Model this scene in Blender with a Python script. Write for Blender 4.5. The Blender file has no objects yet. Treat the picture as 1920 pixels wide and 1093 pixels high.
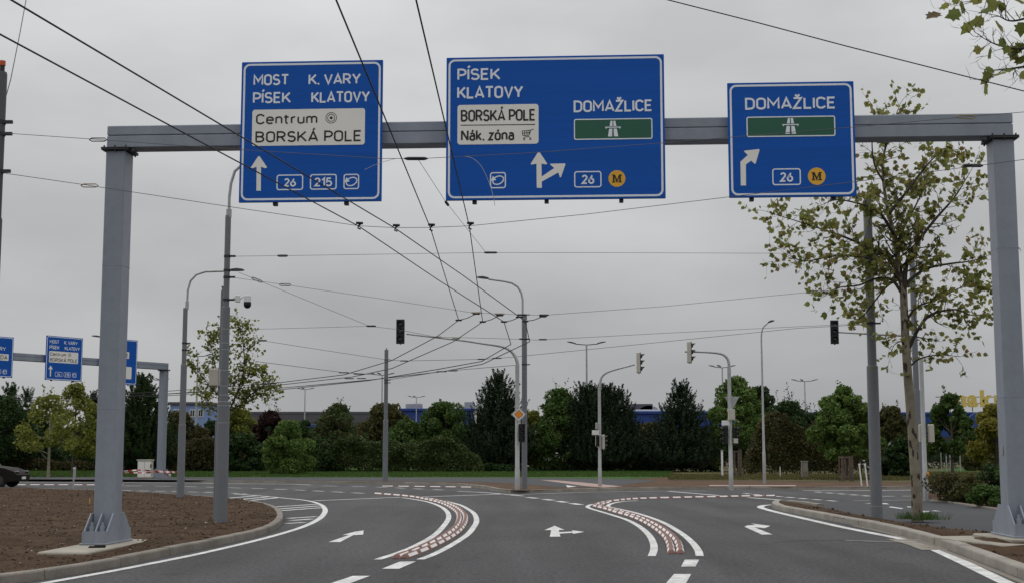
import bpy, bmesh, math, random
import numpy as np
from mathutils import Vector, Matrix, geometry
SC = bpy.context.scene
COL = SC.collection
R = math.radians
# ------------------------------------------------------------------ camera, sky, sun, exposure
EYE = 1.6                      # eye height in metres
FPX = 2565.0                   # focal length in photo pixels (1920 wide)
PITCH = R(6.65)
cam_d = bpy.data.cameras.new('camera'); cam_d.sensor_width = 36; cam_d.lens = FPX / 1920 * 36
cam_d.clip_start = .1; cam_d.clip_end = 6000
cam = bpy.data.objects.new('camera', cam_d); COL.objects.link(cam)
cam.location = (0, 0, EYE); cam.rotation_euler = (R(90) + PITCH, 0, 0)
SC.camera = cam

SUN_EL, SUN_AZ = R(56), R(322)     # hidden behind the cloud, beyond the junction
w = bpy.data.worlds.new('World'); SC.world = w; w.use_nodes = True
nt = w.node_tree; nt.nodes.clear()
out = nt.nodes.new('ShaderNodeOutputWorld'); bg = nt.nodes.new('ShaderNodeBackground')
sky = nt.nodes.new('ShaderNodeTexSky'); sky.sky_type = 'NISHITA'; sky.sun_disc = False
sky.sun_elevation = SUN_EL; sky.sun_rotation = SUN_AZ; sky.air_density = 1.0; sky.dust_density = 6.0
hs = nt.nodes.new('ShaderNodeHueSaturation'); hs.inputs['Saturation'].default_value = .12; hs.inputs['Value'].default_value = 1.0
nt.links.new(sky.outputs[0], hs.inputs['Color'])
tc = nt.nodes.new('ShaderNodeTexCoord'); mp = nt.nodes.new('ShaderNodeMapping'); mp.inputs['Scale'].default_value = (1, 1, 2.6)
nz = nt.nodes.new('ShaderNodeTexNoise'); nz.inputs['Scale'].default_value = 3.1; nz.inputs['Detail'].default_value = 5; nz.inputs['Roughness'].default_value = .5
cr = nt.nodes.new('ShaderNodeValToRGB')
cr.color_ramp.elements[0].position = .33; cr.color_ramp.elements[0].color = (.82, .832, .855, 1)
cr.color_ramp.elements[1].position = .66; cr.color_ramp.elements[1].color = (1.12, 1.13, 1.145, 1)
# overcast sky: luminance (1 + 2 sin(elevation)) / 3 of the zenith
sx = nt.nodes.new('ShaderNodeSeparateXYZ'); nt.links.new(tc.outputs['Generated'], sx.inputs[0])
cl = nt.nodes.new('ShaderNodeClamp'); nt.links.new(sx.outputs['Z'], cl.inputs[0])
ma = nt.nodes.new('ShaderNodeMath'); ma.operation = 'MULTIPLY_ADD'; ma.inputs[1].default_value = 8.6; ma.inputs[2].default_value = 3.9; nt.links.new(cl.outputs[0], ma.inputs[0])
vm = nt.nodes.new('ShaderNodeVectorMath'); vm.operation = 'SCALE'; nt.links.new(ma.outputs[0], vm.inputs['Scale'])
nt.links.new(tc.outputs['Generated'], mp.inputs[0]); nt.links.new(mp.outputs[0], nz.inputs['Vector']); nt.links.new(nz.outputs[0], cr.inputs[0]); nt.links.new(cr.outputs[0], vm.inputs[0])
mx = nt.nodes.new('ShaderNodeMix'); mx.data_type = 'RGBA'; mx.inputs['Factor'].default_value = .93     # cloud cover over the clear sky
nt.links.new(hs.outputs[0], mx.inputs['A']); nt.links.new(vm.outputs[0], mx.inputs['B'])
nt.links.new(mx.outputs['Result'], bg.inputs['Color']); bg.inputs['Strength'].default_value = .1
nt.links.new(bg.outputs[0], out.inputs[0])
sun_d = bpy.data.lights.new('sun', 'SUN'); sun_d.energy = .6; sun_d.angle = R(90); sun_d.color = (1, .985, .96)
sun = bpy.data.objects.new('sun', sun_d); COL.objects.link(sun); sun.location = (0, -20, 60)
sun.rotation_euler = Vector((-math.sin(SUN_AZ) * math.cos(SUN_EL), -math.cos(SUN_AZ) * math.cos(SUN_EL), -math.sin(SUN_EL))).to_track_quat('-Z', 'Y').to_euler()
SC.view_settings.view_transform = 'Standard'; SC.view_settings.look = 'None'
SC.view_settings.exposure = 0; SC.view_settings.gamma = 1; SC.view_settings.use_curve_mapping = False
SC.render.engine = 'CYCLES'
cy = SC.cycles; cy.use_denoising = True; cy.max_bounces = 6; cy.diffuse_bounces = 3; cy.glossy_bounces = 3
cy.transmission_bounces = 3; cy.transparent_max_bounces = 8; cy.caustics_reflective = False; cy.caustics_refractive = False

# ------------------------------------------------------------------ survey helpers: photo measurements to world metres
CP, SP = math.cos(PITCH), math.sin(PITCH)
def ray(px, py):
    a = (px - 960) / FPX; b = (546.5 - py) / FPX
    return Vector((a, CP - b * SP, SP + b * CP))
def G(px, py, z=0.0):          # the point at height z
    d = ray(px, py); t = (z - EYE) / d.z
    return Vector((d.x * t, d.y * t, z))
def A(px, py, Y):              # the point at distance Y
    d = ray(px, py); t = Y / d.y
    return Vector((d.x * t, Y, EYE + d.z * t))
def H(px, py, z): return G(px, py, z)
def M_PX(Y): return Y / FPX    # metres per photo pixel, about

# ------------------------------------------------------------------ materials
MATS = {}
def mat(name, col, rough=.6, metal=0.0, var=.12, scale=4.0, bump=0.0, bscale=60.0, spec=.35, col2=None, detail=4, fine=0.0, fscale=90.0, streak=False):
    if name in MATS: return MATS[name]
    m = bpy.data.materials.new(name); m.use_nodes = True
    n = m.node_tree.nodes; l = m.node_tree.links; b = n['Principled BSDF']
    b.inputs['Roughness'].default_value = rough; b.inputs['Metallic'].default_value = metal
    b.inputs['Specular IOR Level'].default_value = spec
    c1 = [max(0, c * (1 - var)) for c in col] + [1]
    c2 = ([c for c in col2] if col2 else [min(1, c * (1 + var)) for c in col]) + [1]
    t = n.new('ShaderNodeTexCoord'); no = n.new('ShaderNodeTexNoise')
    no.inputs['Scale'].default_value = scale; no.inputs['Detail'].default_value = detail
    if streak:
        mpn = n.new('ShaderNodeMapping'); mpn.inputs['Scale'].default_value = (.06, 1, 6) if streak == 'h' else (1, 1, .08)
        l.new(t.outputs['Object'], mpn.inputs[0]); l.new(mpn.outputs[0], no.inputs['Vector'])
    else: l.new(t.outputs['Object'], no.inputs['Vector'])
    rp = n.new('ShaderNodeValToRGB'); rp.color_ramp.elements[0].position = .3; rp.color_ramp.elements[1].position = .7
    rp.color_ramp.elements[0].color = c1; rp.color_ramp.elements[1].color = c2
    l.new(no.outputs[0], rp.inputs[0]); last = rp.outputs[0]
    if fine:
        nf = n.new('ShaderNodeTexNoise'); nf.inputs['Scale'].default_value = fscale; nf.inputs['Detail'].default_value = 3; nf.inputs['Roughness'].default_value = .7
        l.new(t.outputs['Object'], nf.inputs['Vector'])
        rf = n.new('ShaderNodeValToRGB'); rf.color_ramp.elements[0].position = .32; rf.color_ramp.elements[1].position = .68
        lo, hi = 1 - fine, 1 + fine
        rf.color_ramp.elements[0].color = (lo, lo, lo, 1); rf.color_ramp.elements[1].color = (hi, hi, hi, 1)
        l.new(nf.outputs[0], rf.inputs[0])
        mm = n.new('ShaderNodeMix'); mm.data_type = 'RGBA'; mm.blend_type = 'MULTIPLY'; mm.inputs['Factor'].default_value = 1
        l.new(last, mm.inputs['A']); l.new(rf.outputs[0], mm.inputs['B']); last = mm.outputs['Result']
    l.new(last, b.inputs['Base Color'])
    if bump:
        nb = n.new('ShaderNodeTexNoise'); nb.inputs['Scale'].default_value = bscale; nb.inputs['Detail'].default_value = 4
        l.new(t.outputs['Object'], nb.inputs['Vector'])
        bp = n.new('ShaderNodeBump'); bp.inputs['Strength'].default_value = bump; bp.inputs['Distance'].default_value = .02
        l.new(nb.outputs[0], bp.inputs['Height']); l.new(bp.outputs[0], b.inputs['Normal'])
    MATS[name] = m; return m
def leaf_mat(name, cols, trans=.25, rough=.55):
    if name in MATS: return MATS[name]
    m = bpy.data.materials.new(name); m.use_nodes = True
    n = m.node_tree.nodes; l = m.node_tree.links; b = n['Principled BSDF']; o = n['Material Output']
    b.inputs['Roughness'].default_value = rough; b.inputs['Specular IOR Level'].default_value = .12
    g = n.new('ShaderNodeNewGeometry'); rp = n.new('ShaderNodeValToRGB'); rp.color_ramp.interpolation = 'LINEAR'
    e = rp.color_ramp.elements
    while len(e) < len(cols): e.new(.5)
    for i, c in enumerate(cols): e[i].position = i / (len(cols) - 1); e[i].color = (*c, 1)
    l.new(g.outputs['Random Per Island'], rp.inputs[0]); l.new(rp.outputs[0], b.inputs['Base Color'])
    tr = n.new('ShaderNodeBsdfTranslucent'); ms = n.new('ShaderNodeMixShader'); ms.inputs[0].default_value = trans
    l.new(rp.outputs[0], tr.inputs[0]); l.new(b.outputs[0], ms.inputs[1]); l.new(tr.outputs[0], ms.inputs[2]); l.new(ms.outputs[0], o.inputs[0])
    MATS[name] = m; return m

def asphalt(name, col, var=.16):
    m = mat(name, col, .85, var=var, scale=.16, bump=.35, bscale=70, spec=.22, fine=.45, fscale=15, detail=8)
    n = m.node_tree.nodes; l = m.node_tree.links; b = n['Principled BSDF']; src = b.inputs['Base Color'].links[0].from_socket
    t = n.new('ShaderNodeTexCoord')
    def layer(scl, sc, lo, hi, p0, p1, det=4):
        nonlocal src
        mpn = n.new('ShaderNodeMapping'); mpn.inputs['Scale'].default_value = scl; no = n.new('ShaderNodeTexNoise'); no.inputs['Scale'].default_value = sc; no.inputs['Detail'].default_value = det
        l.new(t.outputs['Object'], mpn.inputs[0]); l.new(mpn.outputs[0], no.inputs['Vector']); rp = n.new('ShaderNodeValToRGB'); e = rp.color_ramp.elements
        e[0].position = p0; e[1].position = p1; e[0].color = (lo, lo, lo, 1); e[1].color = (hi, hi, hi, 1); l.new(no.outputs[0], rp.inputs[0])
        mm = n.new('ShaderNodeMix'); mm.data_type = 'RGBA'; mm.blend_type = 'MULTIPLY'; mm.inputs['Factor'].default_value = 1; l.new(src, mm.inputs['A']); l.new(rp.outputs[0], mm.inputs['B']); src = mm.outputs['Result']
    layer((.9, .07, 1), 1.0, .80, 1.12, .35, .65)          # paving strips and polished tracks along the lanes
    layer((1, 1, 1), 2.6, .78, 1.0, .30, .42, 6)          # small dark stains
    layer((1, .55, 1), 55, .6, 1.25, .3, .75, 2)          # aggregate
    l.new(src, b.inputs['Base Color']); return m
ASPHALT = asphalt('asphalt', (.081, .080, .082))
PATH_ASPHALT = mat('path_asphalt', (.054, .055, .060), .8, var=.1, scale=.4, bump=.3, bscale=80, spec=.25, fine=.28, fscale=45)
PAINT = mat('road_paint', (.62, .62, .60), .7, var=.2, scale=2.2, fine=.24, fscale=9, bump=.1, spec=.3)
PAINT_WORN = mat('worn_road_paint', (.33, .33, .32), .8, var=.3, scale=5, fine=.2, fscale=25)
PINK = mat('pink_paving', (.38, .27, .23), .85, var=.15, scale=2, fine=.15, fscale=20)
SOIL = mat('soil', (.058, .034, .019), .95, var=.3, scale=1.1, bump=.75, bscale=16, spec=.08, fine=.35, fscale=9, detail=8, col2=(.085, .053, .031))
SOIL_DRY = mat('dry_soil', (.105, .066, .043), .95, var=.25, scale=.8, bump=.6, bscale=16, spec=.1, fine=.25, fscale=10)
CLOD = mat('clod', (.058, .035, .021), .95, var=.35, scale=3, spec=.08, col2=(.105, .069, .045))
STONE = mat('pebble', (.36, .33, .29), .9, var=.3, scale=3)
KERB = mat('kerb_concrete', (.225, .203, .174), .9, var=.18, scale=1.7, bump=.25, bscale=50, spec=.2, fine=.16, fscale=30)
KERB_PALE = mat('pale_kerb_concrete', (.31, .287, .25), .9, var=.16, scale=1.5, bump=.25, bscale=50, spec=.2, fine=.14, fscale=30)
MORTAR = mat('mortar', (.12, .105, .09), .95, var=.2)
SLAB = mat('slab_concrete', (.36, .33, .275), .9, var=.14, scale=2, fine=.1, fscale=25, bump=.2)
GRASS = mat('grass_ground', (.05, .10, .022), .9, var=.3, scale=.6, fine=.3, fscale=8, bump=.5, bscale=20, spec=.1)
GRASS_DRY = mat('dry_grass_ground', (.095, .09, .04), .9, var=.3, scale=.6, fine=.3, fscale=8, bump=.5, bscale=20, spec=.1)
TERRAIN = mat('terrain_ground', (.06, .065, .04), .95, var=.3, scale=.05, fine=.2, fscale=3)
STEEL = mat('galvanised_paint', (.255, .282, .33), .5, .0, var=.10, scale=1.6, spec=.4, fine=.06, fscale=7, streak=True)
POLE = mat('grey_pole_paint', (.17, .18, .195), .55, var=.08, scale=1.5, spec=.4, fine=.05, fscale=10, streak=True)
GALV = mat('galvanised_steel', (.40, .405, .40), .45, .35, var=.12, scale=3, spec=.5, fine=.06, fscale=14)
DARK = mat('dark_metal', (.035, .036, .038), .55, var=.15, scale=4)
BLACK = mat('black_plastic', (.008, .008, .009), .4, var=.15, scale=4, spec=.4)
WIRE = mat('wire_black', (.02, .02, .021), .6, var=.1)
WIRE_GREY = mat('wire_grey', (.12, .12, .12), .6, var=.1)
CREAM = mat('cream_plastic', (.50, .48, .41), .55, var=.06, scale=3)
WHITE = mat('white_plastic', (.75, .75, .74), .45, var=.05, scale=3)
BLUE = mat('sign_blue', (.004, .092, .43), .55, var=.07, scale=1.6, spec=.2, streak='h')
SIGNWHITE = mat('sign_white', (.80, .84, .90), .45, var=.03, scale=2)
SIGNCREAM = mat('sign_panel_white', (.84, .82, .76), .5, var=.03, scale=2)
SIGNBLACK = mat('sign_black', (.02, .02, .02), .5, var=.1)
GREEN = mat('sign_green', (.02, .11, .068), .45, var=.05, scale=2)
YELLOW = mat('sign_yellow', (.80, .43, .04), .5, var=.05, scale=2)
ORANGE = mat('sign_orange', (.78, .26, .02), .5, var=.05)
RUBBER = mat('brown_rubber', (.23, .125, .105), .8, var=.16, scale=3, fine=.12, fscale=40, bump=.2)
STRIPE = mat('white_stripe', (.82, .80, .78), .6, var=.08, scale=6)
BARK = mat('plane_bark', (.30, .265, .19), .9, var=.2, scale=6, bump=.5, bscale=25, col2=(.36, .33, .25))
TWIG = mat('twig_bark', (.05, .04, .032), .9, var=.25, scale=10)
BROWNBARK = mat('brown_bark', (.085, .07, .055), .9, var=.25, scale=8, bump=.4)
WOOD = mat('weathered_wood', (.115, .085, .068), .9, var=.25, scale=6)
GLASS = mat('dark_glass', (.018, .02, .022), .08, var=.1, spec=.6)
TYRE = mat('tyre_rubber', (.012, .012, .012), .8, var=.1)

def bark_patches():
    m = mat('patchy_plane_bark', (.20, .172, .12), .9, var=.22, scale=4, bump=.4, bscale=20, col2=(.27, .24, .18))
    n = m.node_tree.nodes; l = m.node_tree.links; b = n['Principled BSDF']
    src = b.inputs['Base Color'].links[0].from_socket
    t = n.new('ShaderNodeTexCoord'); mpn = n.new('ShaderNodeMapping'); mpn.inputs['Scale'].default_value = (1, 1, .42)
    no = n.new('ShaderNodeTexNoise'); no.inputs['Scale'].default_value = 8; no.inputs['Detail'].default_value = 2
    l.new(t.outputs['Object'], mpn.inputs[0]); l.new(mpn.outputs[0], no.inputs['Vector'])
    rp = n.new('ShaderNodeValToRGB'); rp.color_ramp.elements[0].position = .57; rp.color_ramp.elements[1].position = .61
    rp.color_ramp.elements[0].color = (0, 0, 0, 1); rp.color_ramp.elements[1].color = (1, 1, 1, 1)
    l.new(no.outputs[0], rp.inputs[0])
    mm = n.new('ShaderNodeMix'); mm.data_type = 'RGBA'; mm.inputs['B'].default_value = (.045, .032, .022, 1)
    l.new(rp.outputs[0], mm.inputs['Factor']); l.new(src, mm.inputs['A']); l.new(mm.outputs['Result'], b.inputs['Base Color'])
    return m
PATCHBARK = bark_patches()

# ------------------------------------------------------------------ mesh helpers
def V(*a): return Vector(a)
class MB:
    def __init__(self): self.v = []; self.f = []; self.m = []
    def add(self, vs, fs, mi=0):
        o = len(self.v); self.v += [tuple(x) for x in vs]; self.f += [tuple(i + o for i in f) for f in fs]; self.m += [mi] * len(fs); return self
    def box(self, c, s, rz=0.0, mi=0, bev=0.0, mtx=None):
        x, y, z = s[0] / 2, s[1] / 2, s[2] / 2; rot = mtx if mtx else Matrix.Rotation(rz, 3, 'Z'); c = Vector(c)
        if bev <= 0:
            vs = [rot @ Vector((i * x, j * y, k * z)) + c for k in (-1, 1) for i, j in ((-1, -1), (1, -1), (1, 1), (-1, 1))]
            return self.add(vs, [(3, 2, 1, 0), (4, 5, 6, 7), (0, 1, 5, 4), (1, 2, 6, 5), (2, 3, 7, 6), (3, 0, 4, 7)], mi)
        b = min(bev, x * .9, y * .9, z * .9); ring = lambda X, Y: [(-X + b, -Y), (X - b, -Y), (X, -Y + b), (X, Y - b), (X - b, Y), (-X + b, Y), (-X, Y - b), (-X, -Y + b)]
        inner = lambda: [(-x + b, -y + b), (x - b, -y + b), (x - b, -y + b), (x - b, y - b), (x - b, y - b), (-x + b, y - b), (-x + b, y - b), (-x + b, -y + b)]
        vs = []
        for zz, rg in ((-z, None), (-z + b, 1), (z - b, 1), (z, None)):
            pts = ring(x, y) if rg else [(p[0] * (x - b) / x, p[1] * (y - b) / y) for p in ring(x, y)]
            vs += [rot @ Vector((p[0], p[1], zz)) + c for p in pts]
        fs = [tuple(range(7, -1, -1)), tuple(range(24, 32))]
        for k in range(3):
            for i in range(8): fs.append((k * 8 + i, k * 8 + (i + 1) % 8, k * 8 + 8 + (i + 1) % 8, k * 8 + 8 + i))
        return self.add(vs, fs, mi)
    def tube(self, pts, rad, n=10, cap=True, mi=0):
        pts = [Vector(p) for p in pts]; k = len(pts)
        rad = [rad] * k if isinstance(rad, (int, float)) else rad
        vs = []; T = None; U = None
        for i, p in enumerate(pts):
            d = (pts[min(i + 1, k - 1)] - pts[max(i - 1, 0)])
            if d.length < 1e-9: d = T if T is not None else Vector((0, 0, 1))
            d = d.normalized()
            if U is None:
                U = d.orthogonal().normalized()
            else:
                U = (U - d * U.dot(d))
                U = U.normalized() if U.length > 1e-6 else d.orthogonal().normalized()
            T = d; W = d.cross(U)
            for j in range(n):
                a = 2 * math.pi * j / n; vs.append(p + (U * math.cos(a) + W * math.sin(a)) * rad[i])
        fs = []
        for i in range(k - 1):
            for j in range(n): fs.append((i * n + j, i * n + (j + 1) % n, (i + 1) * n + (j + 1) % n, (i + 1) * n + j))
        if cap: fs += [tuple(range(n - 1, -1, -1)), tuple(range((k - 1) * n, k * n))]
        return self.add(vs, fs, mi)
    def prism(self, poly, z0, z1, mtx=None, mi=0):      # polygon in local xy, extruded along local z
        n = len(poly); f = (lambda p: mtx @ Vector(p)) if mtx else (lambda p: Vector(p))
        vs = [f((p[0], p[1], z0)) for p in poly] + [f((p[0], p[1], z1)) for p in poly]
        fs = [tuple(range(n - 1, -1, -1)), tuple(range(n, 2 * n))] + [(i, (i + 1) % n, n + (i + 1) % n, n + i) for i in range(n)]
        return self.add(vs, fs, mi)
    def sphere(self, c, r, nu=12, nv=8, mi=0, v0=0.0, v1=1.0):
        c = Vector(c); r = Vector((r, r, r)) if isinstance(r, (int, float)) else Vector(r); vs = []
        for i in range(nv + 1):
            th = math.pi * (v0 + (v1 - v0) * i / nv)
            for j in range(nu):
                a = 2 * math.pi * j / nu
                vs.append(c + Vector((r.x * math.sin(th) * math.cos(a), r.y * math.sin(th) * math.sin(a), r.z * math.cos(th))))
        fs = [(i * nu + j, (i + 1) * nu + j, (i + 1) * nu + (j + 1) % nu, i * nu + (j + 1) % nu) for i in range(nv) for j in range(nu)]
        return self.add(vs, fs, mi)
    def build(self, name, mats, parent=None, off=None, smooth=35):
        me = bpy.data.meshes.new(name)
        vs = self.v if off is None else [(a - off[0], b - off[1], c - off[2]) for a, b, c in self.v]
        me.from_pydata(vs, [], self.f)
        mats = mats if isinstance(mats, (list, tuple)) else [mats]
        for m in mats: me.materials.append(m)
        if len(mats) > 1: me.polygons.foreach_set('material_index', self.m)
        if smooth:
            me.polygons.foreach_set('use_smooth', [True] * len(me.polygons)); me.update(); me.set_sharp_from_angle(angle=R(smooth))
        me.update()
        return link(name, me, parent)
def link(name, me, parent=None):
    o = bpy.data.objects.new(name, me); COL.objects.link(o)
    if parent: o.parent = parent
    return o
def tag(o, label=None, cat=None, group=None, kind=None):
    if label: o['label'] = label
    if cat: o['category'] = cat
    if group: o['group'] = group
    if kind: o['kind'] = kind
    return o
def thing(name, label, cat, loc=(0, 0, 0), rz=0.0, group=None):
    o = bpy.data.objects.new(name, None); COL.objects.link(o); o.empty_display_size = .2
    o.location = loc; o.rotation_euler = (0, 0, rz); return tag(o, label, cat, group)
def np_mesh(name, verts, faces4, m, parent=None, loops=4, smooth=False):
    me = bpy.data.meshes.new(name); n = len(verts); k = len(faces4)
    me.vertices.add(n); me.vertices.foreach_set('co', np.ascontiguousarray(verts, dtype=np.float32).ravel())
    me.loops.add(k * loops); me.loops.foreach_set('vertex_index', np.ascontiguousarray(faces4, dtype=np.int32).ravel())
    me.polygons.add(k); me.polygons.foreach_set('loop_start', np.arange(0, k * loops, loops, dtype=np.int32))
    me.polygons.foreach_set('loop_total', np.full(k, loops, dtype=np.int32))
    me.materials.append(m); me.update(calc_edges=True)
    if smooth: me.polygons.foreach_set('use_smooth', [True] * k)
    return link(name, me, parent)
def catmull(pts, sub=8):
    pts = [Vector(p) for p in pts]
    if len(pts) < 3: return pts
    o = []; P = [2 * pts[0] - pts[1]] + pts + [2 * pts[-1] - pts[-2]]
    for i in range(1, len(P) - 2):
        a, b, c, d = P[i - 1:i + 3]
        for k in range(sub):
            t = k / sub
            o.append(.5 * ((2 * b) + (c - a) * t + (2 * a - 5 * b + 4 * c - d) * t * t + (3 * b - a - 3 * c + d) * t ** 3))
    return o + [pts[-1]]
def resample(pts, step):
    L = [0]
    for a, b in zip(pts, pts[1:]): L.append(L[-1] + (b - a).length)
    n = max(1, round(L[-1] / step)); o = []; j = 0
    for i in range(n + 1):
        s = L[-1] * i / n
        while j < len(pts) - 2 and L[j + 1] < s: j += 1
        t = (s - L[j]) / max(1e-9, L[j + 1] - L[j]); o.append(pts[j].lerp(pts[j + 1], min(1, max(0, t))))
    return o
def normals2d(pts):
    o = []
    for i in range(len(pts)):
        d = pts[min(i + 1, len(pts) - 1)] - pts[max(i - 1, 0)]; d.z = 0; d.normalize(); o.append(Vector((-d.y, d.x, 0)))
    return o
def ribbon(name, pts, width, z, m, parent, square=None):
    n = normals2d(pts); vs = []
    for p, q in zip(pts, n): vs += [(p.x + q.x * width / 2, p.y + q.y * width / 2, z), (p.x - q.x * width / 2, p.y - q.y * width / 2, z)]
    if square:        # end cut across the road instead of across the line
        for k in (0, 1): vs[k] = (vs[k][0], pts[0].y, z)
    mb = MB(); mb.add(vs, [(2 * i, 2 * i + 1, 2 * i + 3, 2 * i + 2) for i in range(len(pts) - 1)])
    o = mb.build(name, m, parent, smooth=0); return o
def sheet(name, poly, z, m, parent=None, kind=None):
    mb = MB(); n = len(poly); vs = [Vector((p[0], p[1], z)) for p in poly]
    tri = geometry.tessellate_polygon([vs]); mb.add(vs, [t if (vs[t[1]] - vs[t[0]]).cross(vs[t[2]] - vs[t[0]]).z > 0 else t[::-1] for t in tri])
    o = mb.build(name, m, parent, smooth=0)
    if kind: o['kind'] = kind
    return o
def patch(name, poly, step, fz, m, parent=None, seed=1):    # polygon filled with a fine uneven grid
    rng = random.Random(seed); xs = [p[0] for p in poly]; ys = [p[1] for p in poly]
    pts = [Vector((p[0], p[1])) for p in poly]; nb = len(pts); P2 = [(p[0], p[1]) for p in poly]
    def inside(x, y):
        c = False; j = nb - 1
        for i in range(nb):
            xi, yi = P2[i]; xj, yj = P2[j]
            if (yi > y) != (yj > y) and x < (xj - xi) * (y - yi) / (yj - yi) + xi: c = not c
            j = i
        return c
    x = min(xs)
    while x < max(xs):
        y = min(ys)
        while y < max(ys):
            px, py = x + rng.uniform(-.3, .3) * step, y + rng.uniform(-.3, .3) * step
            if inside(px, py): pts.append(Vector((px, py)))
            y += step
        x += step
    vo, eo, fo, *_ = geometry.delaunay_2d_cdt(pts, [(i, (i + 1) % nb) for i in range(nb)], [], 1, 1e-5)
    mb = MB(); mb.add([(v.x, v.y, fz(v.x, v.y)) for v in vo], [f for f in fo]); return mb.build(name, m, parent, smooth=60)
from mathutils import noise as mn
def bumpy(base, amp, sc=1.0, fine=.35):
    return lambda x, y: base + amp * mn.noise((x * sc, y * sc, 3.1)) + amp * fine * mn.noise((x * sc * 4.3, y * sc * 4.3, 7.7)) + amp * fine * .7 * mn.noise((x * sc * 11, y * sc * 11, 1.7))
GL = A(202.5, 735, 23.28); GR = A(1902.5, 704, 22.38)
gl, gr = (GL.x, 23.5), (GR.x, 22.6)      # the two gantry columns
# ------------------------------------------------------------------ ground, road, verge
sheet('ground', [(-2500, -300), (2500, -300), (2500, 4500), (-2500, 4500)], -.03, TERRAIN, kind='structure')
road = sheet('road', [(-160, -30), (160, -30), (160, 100), (-160, 100)], 0, ASPHALT, kind='structure')
VZ = .12
front_px = [(-420, 894.5), (-200, 897), (0, 899), (232, 901.5), (427, 904.5), (660, 907), (816, 909), (893, 914), (930, 920.5), (960, 924), (1000, 924),
            (1050, 922.3), (1107, 920.5), (1200, 918.7), (1325, 917.5), (1400, 917), (1495, 917.8), (1630, 917.5), (1745, 915), (1850, 911), (2050, 905), (2300, 900)]
front = [G(*p) for p in front_px]
verge_front = catmull(front, 5)
verge = sheet('verge', [(p.x, p.y) for p in verge_front] + [(260, verge_front[-1].y), (260, 420), (-300, 420), (-300, verge_front[0].y)], VZ, SOIL_DRY, kind='structure')

def kerb(name, path, side, h, wd, m, step=1.0, z0=0.0, gap=.012):
    pts = resample(path, step); nn = normals2d(pts)
    prof = [(0.012, -.06), (.012, h - .03), (.03, h - .008), (wd - .01, h - .008), (wd - .01, -.06)]
    bed = MB(); vs = []
    for p, q in zip(pts, nn): vs += [(p.x + q.x * side * a, p.y + q.y * side * a, z0 + b) for a, b in prof]
    k = len(prof); fs = []
    for i in range(len(pts) - 1):
        for j in range(k - 1):
            f = (i * k + j, i * k + j + 1, (i + 1) * k + j + 1, (i + 1) * k + j); fs.append(f if side < 0 else f[::-1])
    bed.add(vs, fs); ob = bed.build(name, MORTAR, smooth=0); ob['kind'] = 'structure'
    prof = [(0, -.06), (.008, h - .022), (.02, h - .004), (.035, h), (wd, h), (wd, -.06)]; k = len(prof); rng = random.Random(len(pts))
    for i in range(len(pts) - 1):
        a, b = pts[i], pts[i + 1]; L = (b - a).length; t0, t1 = gap / 2 / L, 1 - gap / 2 / L; vs = []; jz = rng.uniform(-.004, .004); jo = rng.uniform(-.005, .005)
        for t in (t0, t1):
            p = a.lerp(b, t); q = nn[i].lerp(nn[i + 1], t)
            vs += [(p.x + q.x * side * (u + jo), p.y + q.y * side * (u + jo), z0 + v + jz) for u, v in prof]
        fs = [(j, (j + 1) % k, k + (j + 1) % k, k + j) for j in range(k)] + [tuple(range(k - 1, -1, -1)), tuple(range(k, 2 * k))]
        if side > 0: fs = [f[::-1] for f in fs]
        mb = MB(); mb.add(vs, fs); mb.build('kerbstone', m, ob, smooth=0)
    return ob

# left planted island
isl_px = [(-260, 1132), (-120, 1113), (0, 1096), (100, 1083), (212, 1064), (337, 1037), (400, 1024.5), (480, 1006), (510, 996), (527, 984), (532, 974), (526, 963.5), (511, 954), (478, 946), (430, 940), (330, 931.5), (200, 924.5), (0, 918.5), (-200, 915), (-420, 912)]
isl_path = catmull([G(*p) for p in isl_px], 8)
kerb('island_kerb', isl_path, 1, .125, .15, KERB)
nn = normals2d(isl_path); inner = [p + q * .145 for p, q in zip(isl_path, nn)]
def soil_z(x, y): return .088 - .075 * math.exp(-((x + 6.9) ** 2 / 2.0 + (y - 22.3) ** 2 / 5.0)) + .035 * mn.noise((x * .5, y * .5, 3.1)) + .016 * mn.noise((x * 2.1, y * 2.1, 7.7)) + .009 * mn.noise((x * 5.3, y * 5.3, 1.7)) + .03 * max(0, min(1, (y - 26) / 12))
soil = patch('planting_soil', [(p.x, p.y) for p in resample(inner, .5)], .28, soil_z, SOIL, seed=4); soil['kind'] = 'structure'

# right planted island
risl_px = [(1545, 953.5), (1500, 947.2), (1468, 944.5), (1452, 945.5), (1447, 950), (1458, 956), (1480, 960.5), (1505, 965.5), (1536, 971.5), (1567, 977.5), (1598, 983.5), (1630, 989.5), (1677, 1000), (1720, 1012), (1754, 1022), (1787, 1034), (1824, 1048), (1861.5, 1063), (1917, 1085), (1985, 1112), (2080, 1150)]
risl_path = catmull([G(*p) for p in risl_px], 8)
kerb('splitter_kerb', risl_path, 1, .14, .2, KERB_PALE)
nn = normals2d(risl_path); rin = [p + q * .195 for p, q in zip(risl_path, nn)]
rin = [p for p in resample(rin, .4)]
rpoly = [(p.x, p.y) for p in rin] + [(14, rin[-1].y), (14, 24.2), (10.2, 24.6), (9.1, 26.0), (8.75, 27.5), (8.35, 29.5), (8.3, 32), (8.35, 34)]
soil2 = patch('splitter_soil', rpoly, .22, lambda x, y: .105 + .115 * math.exp(-((x - gr[0]) ** 2 / 2.2 + (y - gr[1]) ** 2 / 1.6)) * min(1, max(0, (x - 7.25) / .6)) + .02 * mn.noise((x * .9, y * .9, 2.2)) + .016 * mn.noise((x * 4, y * 4, 5.2)) - .05 * max(0, min(1, (x - 7.9) / 1.2)) * max(0, min(1, (y - 25) / 3)), SOIL, seed=9); soil2['kind'] = 'structure'
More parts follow.
